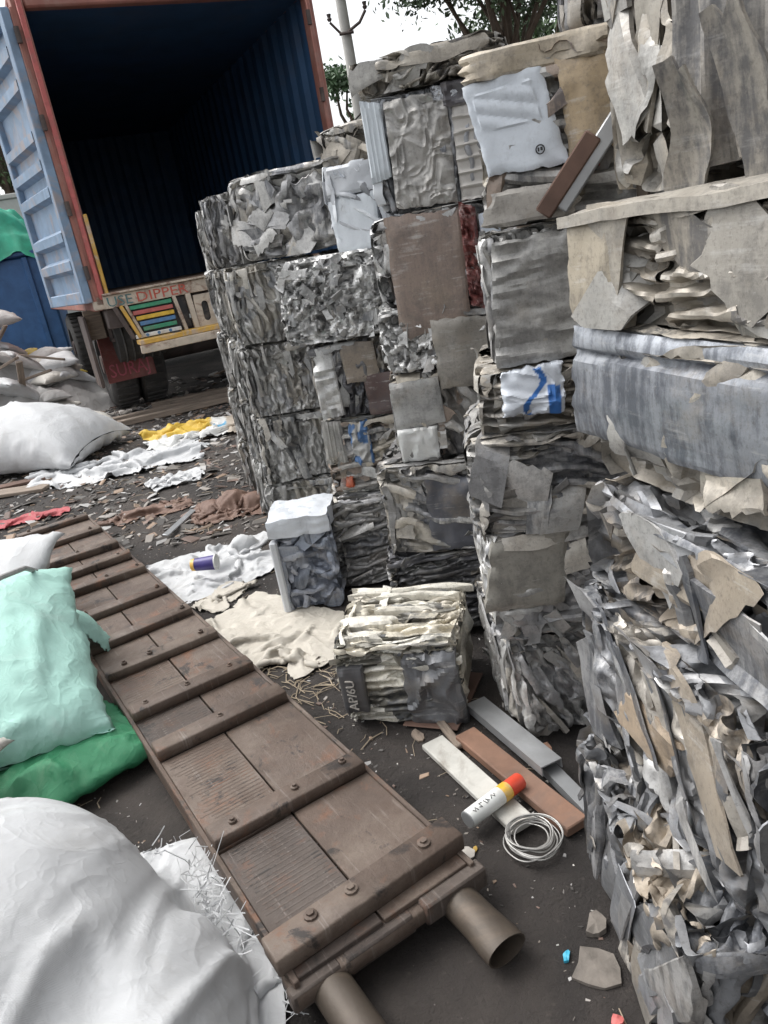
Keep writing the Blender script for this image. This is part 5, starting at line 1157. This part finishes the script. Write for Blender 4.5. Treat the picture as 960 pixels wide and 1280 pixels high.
V, F, uv = heap[0]; o = mk('rubbish_sack', V * .95, F, 'grey_weave', None, None, 180, uv=uv); o.location = (-3.95, 8.6, .93); o.rotation_euler = (0, R(-8), .5); tag(o, 'big pinkish grey sack on the very top of the rubbish heap', 'sack')
V, F, uv = heap[2]; o = mk('rubbish_sack', V * 1.0, F, 'dull_weave', None, None, 180, uv=uv); o.location = (-2.68, 7.15, 0); o.rotation_euler = (0, 0, .4); tag(o, 'off-white slack sack between the heap and the puffy sack', 'sack')
for k in range(5):
    x, y = rg.uniform(-4.2, -3.1), rg.uniform(7.8, 8.5); mb = MB(); mb.box((-.45, -.03, -.012), (.45, .03, .012), .003); o = mb.build('wood_batten', 'wood'); o.location = (x, y, float(hz(x, y)) * .9 + .10); o.rotation_euler = (R(rg.normal(0, 10)), R(rg.normal(0, 30)), rg.uniform(0, 3)); tag(o, 'loose weathered wooden batten stuck in the rubbish heap', 'batten', 'battens in the heap')
# ================================================================== LOOSE METAL AND WOOD BY THE WALL
def thing_box(name, label, cat, p0, p1, w, h, m, z=0., roll=0., bev=.003, parts=None):
    p0 = np.array(p0) * S; p1 = np.array(p1) * S; d = p1 - p0; L = np.linalg.norm(d); c = (p0 + p1) / 2
    V, F = bevbox((-L / 2, -w / 2, 0), (L / 2, w / 2, h), bev); o = mk(name, V, F, m); o.location = (c[0], c[1], z); o.rotation_euler = (R(roll), 0, math.atan2(d[1], d[0])); return tag(o, label, cat)
gz0 = -.004
thing_box('white_plank', 'white painted plank under the spray can', 'plank', (.02, 2.02), (.215, 1.60), .062, .016, 'whiteplank', gz0)
thing_box('brown_plank', 'red-brown plank lying under the aluminium channel', 'plank', (.125, 2.02), (.345, 1.56), .058, .024, 'redplank', gz0)
def channel(label, p0, p1, z0, z1, w=.055, h=.024, t=.003):
    p0 = np.array(p0) * S; p1 = np.array(p1) * S; d = p1 - p0; L = np.linalg.norm(d); c = (p0 + p1) / 2; mb = MB()
    pf = [(-w / 2, 0), (-w / 2, h), (w / 2, h), (w / 2, 0), (w / 2 - t, 0), (w / 2 - t, h - t), (-w / 2 + t, h - t), (-w / 2 + t, 0)]
    V = [[x, y, z] for x in (-L / 2, L / 2) for y, z in pf]; F = [[k, (k + 1) % 8, 8 + (k + 1) % 8, 8 + k] for k in range(8)]
    F += [[0, 1, 6, 7], [1, 2, 5, 6], [2, 3, 4, 5]]; F += [[8 + q for q in f[::-1]] for f in F[-3:]]
    o = mk('aluminium_channel', V, F, 'alum', smooth=False); o.location = (c[0], c[1], (z0 + z1) / 2); o.rotation_euler = (0, -math.asin((z1 - z0) / L), math.atan2(d[1], d[0])); return tag(o, label, 'channel')
channel('grey aluminium channel propped over the red-brown plank', (.185, 2.16), (.335, 1.76), gz0 + .005, .022)
channel('second aluminium channel half hidden against the bale wall', (.275, 1.98), (.395, 1.60), gz0, gz0, .034, .022)
o = thing_box('rusty_plate', 'flat rusty plate lying under the cream bale', 'plate', (.02, 2.10), (.16, 2.40), .15, .004, 'rustplate', gz0 + .002); 
thing_box('wood_block', 'short split wooden stick by the white plank', 'stick', (.055, 2.13), (.10, 1.97), .022, .014, 'wood', gz0, 0, .004)
# spray can
sc_ = empty('spray_can', (.128, 1.345, .0), 'white and yellow spray can with a red cap lying on the white plank', 'can')
sc_.rotation_euler = (0, 0, math.atan2(.085, .125))
def lathe(name, prof, m, par, n=24, zc=.024):
    V = [[x, r * math.cos(2 * math.pi * k / n), zc + r * math.sin(2 * math.pi * k / n)] for x, r in prof for k in range(n)]; F = []
    for i in range(len(prof) - 1):
        for k in range(n): F.append([i * n + k, i * n + (k + 1) % n, (i + 1) * n + (k + 1) % n, (i + 1) * n + k])
    F += [list(range(n)), [(len(prof) - 1) * n + k for k in range(n)][::-1]]
    return mk(name, V, F, m, par, angle=40)
lathe('body', [(-.085, .015), (-.084, .0185), (-.079, .0195), (.012, .0195)], 'label_white', sc_)
lathe('printed_band', [(.0122, .0197), (.034, .0197), (.036, .0185)], 'label_yellow', sc_)
lathe('cap', [(.0362, .0175), (.037, .0192), (.072, .0188), (.0755, .0172), (.0765, .012)], 'plastic_red', sc_)
lathe('base_rim', [(-.0875, .0165), (-.0865, .0188), (-.0842, .0188)], 'alum', sc_)
mb = MB()
for x0, pts in ((-.072, [(0, 0), (.004, .006), (.008, -.002), (.011, .006)]), (-.055, [(0, .003), (.006, .006), (.004, -.004), (.011, -.003)]), (-.038, [(0, -.004), (.003, .006), (.008, .004), (.006, -.004), (.012, .004)]), (-.020, [(0, .004), (.005, -.004), (.010, .004), (.013, -.003)])):
    P3 = []
    for u_, v_ in pts:
        th = R(105) + v_ / .0197; P3.append((x0 + u_, .0199 * math.cos(th) - 0, .024 + .0199 * math.sin(th)))
    mb.tube(P3, .0011, 4)
mb.build('black_marking', 'p_black', sc_)
sc_.location.z = .009
# coil of wire
rg = np.random.default_rng(9); co_ = empty('wire_coil', (.180, 1.235, 0), 'loose coil of thin aluminium wire beside the spray can', 'wire')
for k in range(9):
    r = rg.uniform(.040, .056); ph = rg.uniform(0, 6); cx_, cy_ = rg.normal(0, .004, 2); z = .004 + .0028 * k
    t = np.linspace(0, 2 * math.pi, 40, endpoint=False)
    mb = MB(); mb.tube(np.stack([cx_ + r * np.cos(t) * (1 + .05 * np.cos(2 * t + ph)), cy_ + r * np.sin(t) * (1 + .05 * np.sin(3 * t + ph)), z + .005 * np.sin(t + ph) + .003], -1), .0017, 6, closed=True); mb.build('wire_turn', 'wire', co_, 180)
# can on the white sheet
cn = empty('paint_tin', (-.765, 2.945, .045), 'small purple tin with a yellow rim lying on the white plastic sheet', 'tin'); cn.rotation_euler = (0, 0, R(-8))
lathe('tin_body', [(-.035, .026), (.05, .031)], 'purple', cn, zc=.031); lathe('rim', [(-.052, .024), (-.036, .0262)], 'label_yellow', cn, zc=.031); lathe('lid', [(.0502, .033), (.056, .033), (.057, .029), (.054, .027)], 'label_white', cn, zc=.031)
# small litter by hand
thing_box('metal_strip', 'narrow grey metal strip lying in front of the burlap', 'strip', (-1.36, 4.52), (-1.26, 4.95), .035, .008, 'alum', 0.0, 12)
thing_box('brown_board', 'weathered brown board by the red cloth', 'board', (-3.5, 6.45), (-2.75, 6.35), .16, .022, 'wood', .0)
thing_box('brown_board', 'darker brown board resting near the puffy sack', 'board', (-3.4, 6.62), (-2.9, 6.72), .10, .02, 'rustplate', .0)
for k, (p0, p1, lb) in enumerate([((-3.3, 8.9), (-1.2, 9.6), 'long weathered timber under the tail of the truck'), ((-3.2, 8.6), (-1.4, 9.15), 'thinner weathered timber before the truck'), ((-2.6, 9.6), (-1.3, 9.9), 'short weathered timber deep under the truck')]):
    thing_box('timber', lb, 'timber', p0, p1, .09, .05, 'wood', -.005)
# wind-blown bits one can point at
def flake(name, label, x, y, r, m, sd, cat='scrap', th=.004, asp=1.):
    n = 9; rg = np.random.default_rng(sd); q = r * rg.uniform(.7, 1.15, n); t = np.linspace(0, 2 * math.pi, n, endpoint=False)
    top = [(q[i] * math.cos(t[i]), asp * q[i] * math.sin(t[i]), th + rg.uniform(0, th)) for i in range(n)] + [(0, 0, th * 1.8)]
    bot = [(q[i] * math.cos(t[i]), asp * q[i] * math.sin(t[i]), 0) for i in range(n)] + [(0, 0, 0)]
    F = [[i, (i + 1) % n, n] for i in range(n)] + [[n + 1 + (i + 1) % n, n + 1 + i, 2 * n + 1] for i in range(n)] + [[(i + 1) % n, i, n + 1 + i, n + 1 + (i + 1) % n] for i in range(n)]
    o = mk(name, top + bot, F, m, smooth=False); o.location = (x * S, y * S, float(ground_z(x * S, y * S)) + .001); o.rotation_euler = (0, 0, rg.uniform(0, 6)); return tag(o, label, cat)
flake('flat_stone', 'flat brown stone at the foot of the bale wall', .27, 1.18, .042, 'stone', 1, 'stone', .004)
flake('crumpled_paper', 'crumpled pale paper ball beside the channel', .36, 2.0, .028, 'paper', 2, 'paper', .022)
flake('pale_plate_scrap', 'rounded pale metal scrap leaning by the wall foot', .30, 1.28, .030, 'stone', 3, 'scrap', .008, .6)
flake('blue_wrapper', 'tiny torn blue wrapper on the black soil', .215, 1.22, .012, 'cyan', 4, 'wrapper', .003, .5)
flake('yellow_leaf', 'small yellow leaf beside the spray can', .075, 1.57, .010, 'leafy', 5, 'leaf', .002, .6)
flake('dry_leaf', 'dry brown leaf on the soil by the white plank', -.02, 2.08, .026, 'wood', 6, 'leaf', .004, .6)
flake('rust_scrap', 'rust-red scrap in the gap at the wall foot', .33, 1.86, .03, 'redplank', 7, 'scrap', .02)
flake('cardboard_piece', 'grey-brown cardboard piece near the ramp corner', .045, 1.56, .022, 'paper', 8, 'cardboard', .003)
flake('pink_scrap', 'small pink speckled scrap at the foot of the wall', .27, 1.06, .010, 'p_red', 9, 'scrap', .008)
# ================================================================== LITTER (uncountable)
rg = np.random.default_rng(31); L = MB()
pal_ = [(.20, .18, .16, 1), (.30, .28, .26, 1), (.10, .09, .08, 1), (.16, .11, .09, 1), (.42, .41, .40, 1), (.24, .17, .12, 1), (.07, .065, .06, 1)]
def inramp(x, y):
    dx, dy = x - .03, y - 1.125; u = dx * -.489 + dy * .872; v = dx * -.872 + dy * -.489; return -.25 < u < 3.5 and -.02 < v < RW + .02
def bits(n, x0, x1, y0, y1, s0, s1, pal, flat=.3):
    xs = rg.uniform(x0, x1, n); ys = rg.uniform(y0, y1, n); zs = ground_z(xs, ys)
    for k in range(n):
        x, y = xs[k], ys[k]
        if inramp(x, y) or x > .27 or (x > -.16 and y > 2.15 ): continue
        l = rg.uniform(s0, s1); w = l * rg.uniform(.2, .7); h = l * rg.uniform(.03, flat)
        z = float(zs[k]); Mx = Matrix.Translation((x, y, z + h * .3)) @ Matrix.Rotation(rg.uniform(0, 6.3), 4, 'Z') @ Matrix.Rotation(rg.normal(0, .25), 4, 'X') @ Matrix.Rotation(rg.normal(0, .2), 4, 'Y')
        V = np.array([(-l, -w, 0), (l * rg.uniform(.5, 1), -w * rg.uniform(.4, 1), 0), (l, w * rg.uniform(.5, 1), 0), (-l * rg.uniform(.4, 1), w, 0), (-l * .9, -w * .8, h), (l * .6, -w * .6, h), (l * .8, w * .6, h), (-l * .6, w * .8, h)]) * .5
        c = np.array(pal[rg.integers(len(pal))]); c[:3] *= rg.uniform(.6, 1.3)
        L.add(xf(V, Mx), [[3, 2, 1, 0], [4, 5, 6, 7], [0, 1, 5, 4], [1, 2, 6, 5], [2, 3, 7, 6], [3, 0, 4, 7]], c)
bits(2600, -3.6, -.6, 3.5, 8.2, .02, .11, pal_, .15); bits(3500, -3.6, -.6, 3.5, 8.2, .008, .04, pal_)
bits(260, -2.6, -.9, 7.0, 9.5, .03, .16, pal_)
bits(3000, -1.2, .26, .7, 3.6, .003, .011, pal_, .5); bits(160, -.6, .26, 1.5, 3.2, .01, .03, pal_); bits(500, -1.2, .26, .7, 3.6, .003, .009, [(.45, .43, .40, 1), (.32, .28, .24, 1)], .4)
o = L.build('litter', 'bits', smooth=False); tag(o, 'small scraps, chips and gravel scattered over the black soil', 'litter', kind='stuff')
T = MB()
for k in range(520):
    z_ = rg.random()
    if z_ < .6: x, y = rg.uniform(-1.1, .25), rg.uniform(.8, 3.2)
    else: x, y = rg.uniform(-2.6, -.7), rg.uniform(3.4, 6.0)
    if z_ < .25: x, y = rg.normal(-.27, .12), rg.normal(2.05, .14)
    if inramp(x, y) or x > .27: continue
    a_ = rg.uniform(0, 6.3); l = rg.uniform(.02, .09); d = np.array([math.cos(a_), math.sin(a_), 0]); e = np.array([-d[1], d[0], 0]) * rg.normal(0, .15) * l
    z0 = float(ground_z(x, y)) + .003; p = np.array([x, y, z0]); T.tube([p - d * l / 2, p + e + (0, 0, rg.uniform(0, .006)), p + d * l / 2], rg.uniform(.0007, .0018), 4)
o = T.build('straw', 'twig'); tag(o, 'dry straw, twigs and wire ends strewn on the soil', 'straw', kind='stuff')
# ------------------------------------------------------------------ tidy
for o in list(bpy.data.objects):
    if '_dims' in o: del o['_dims']
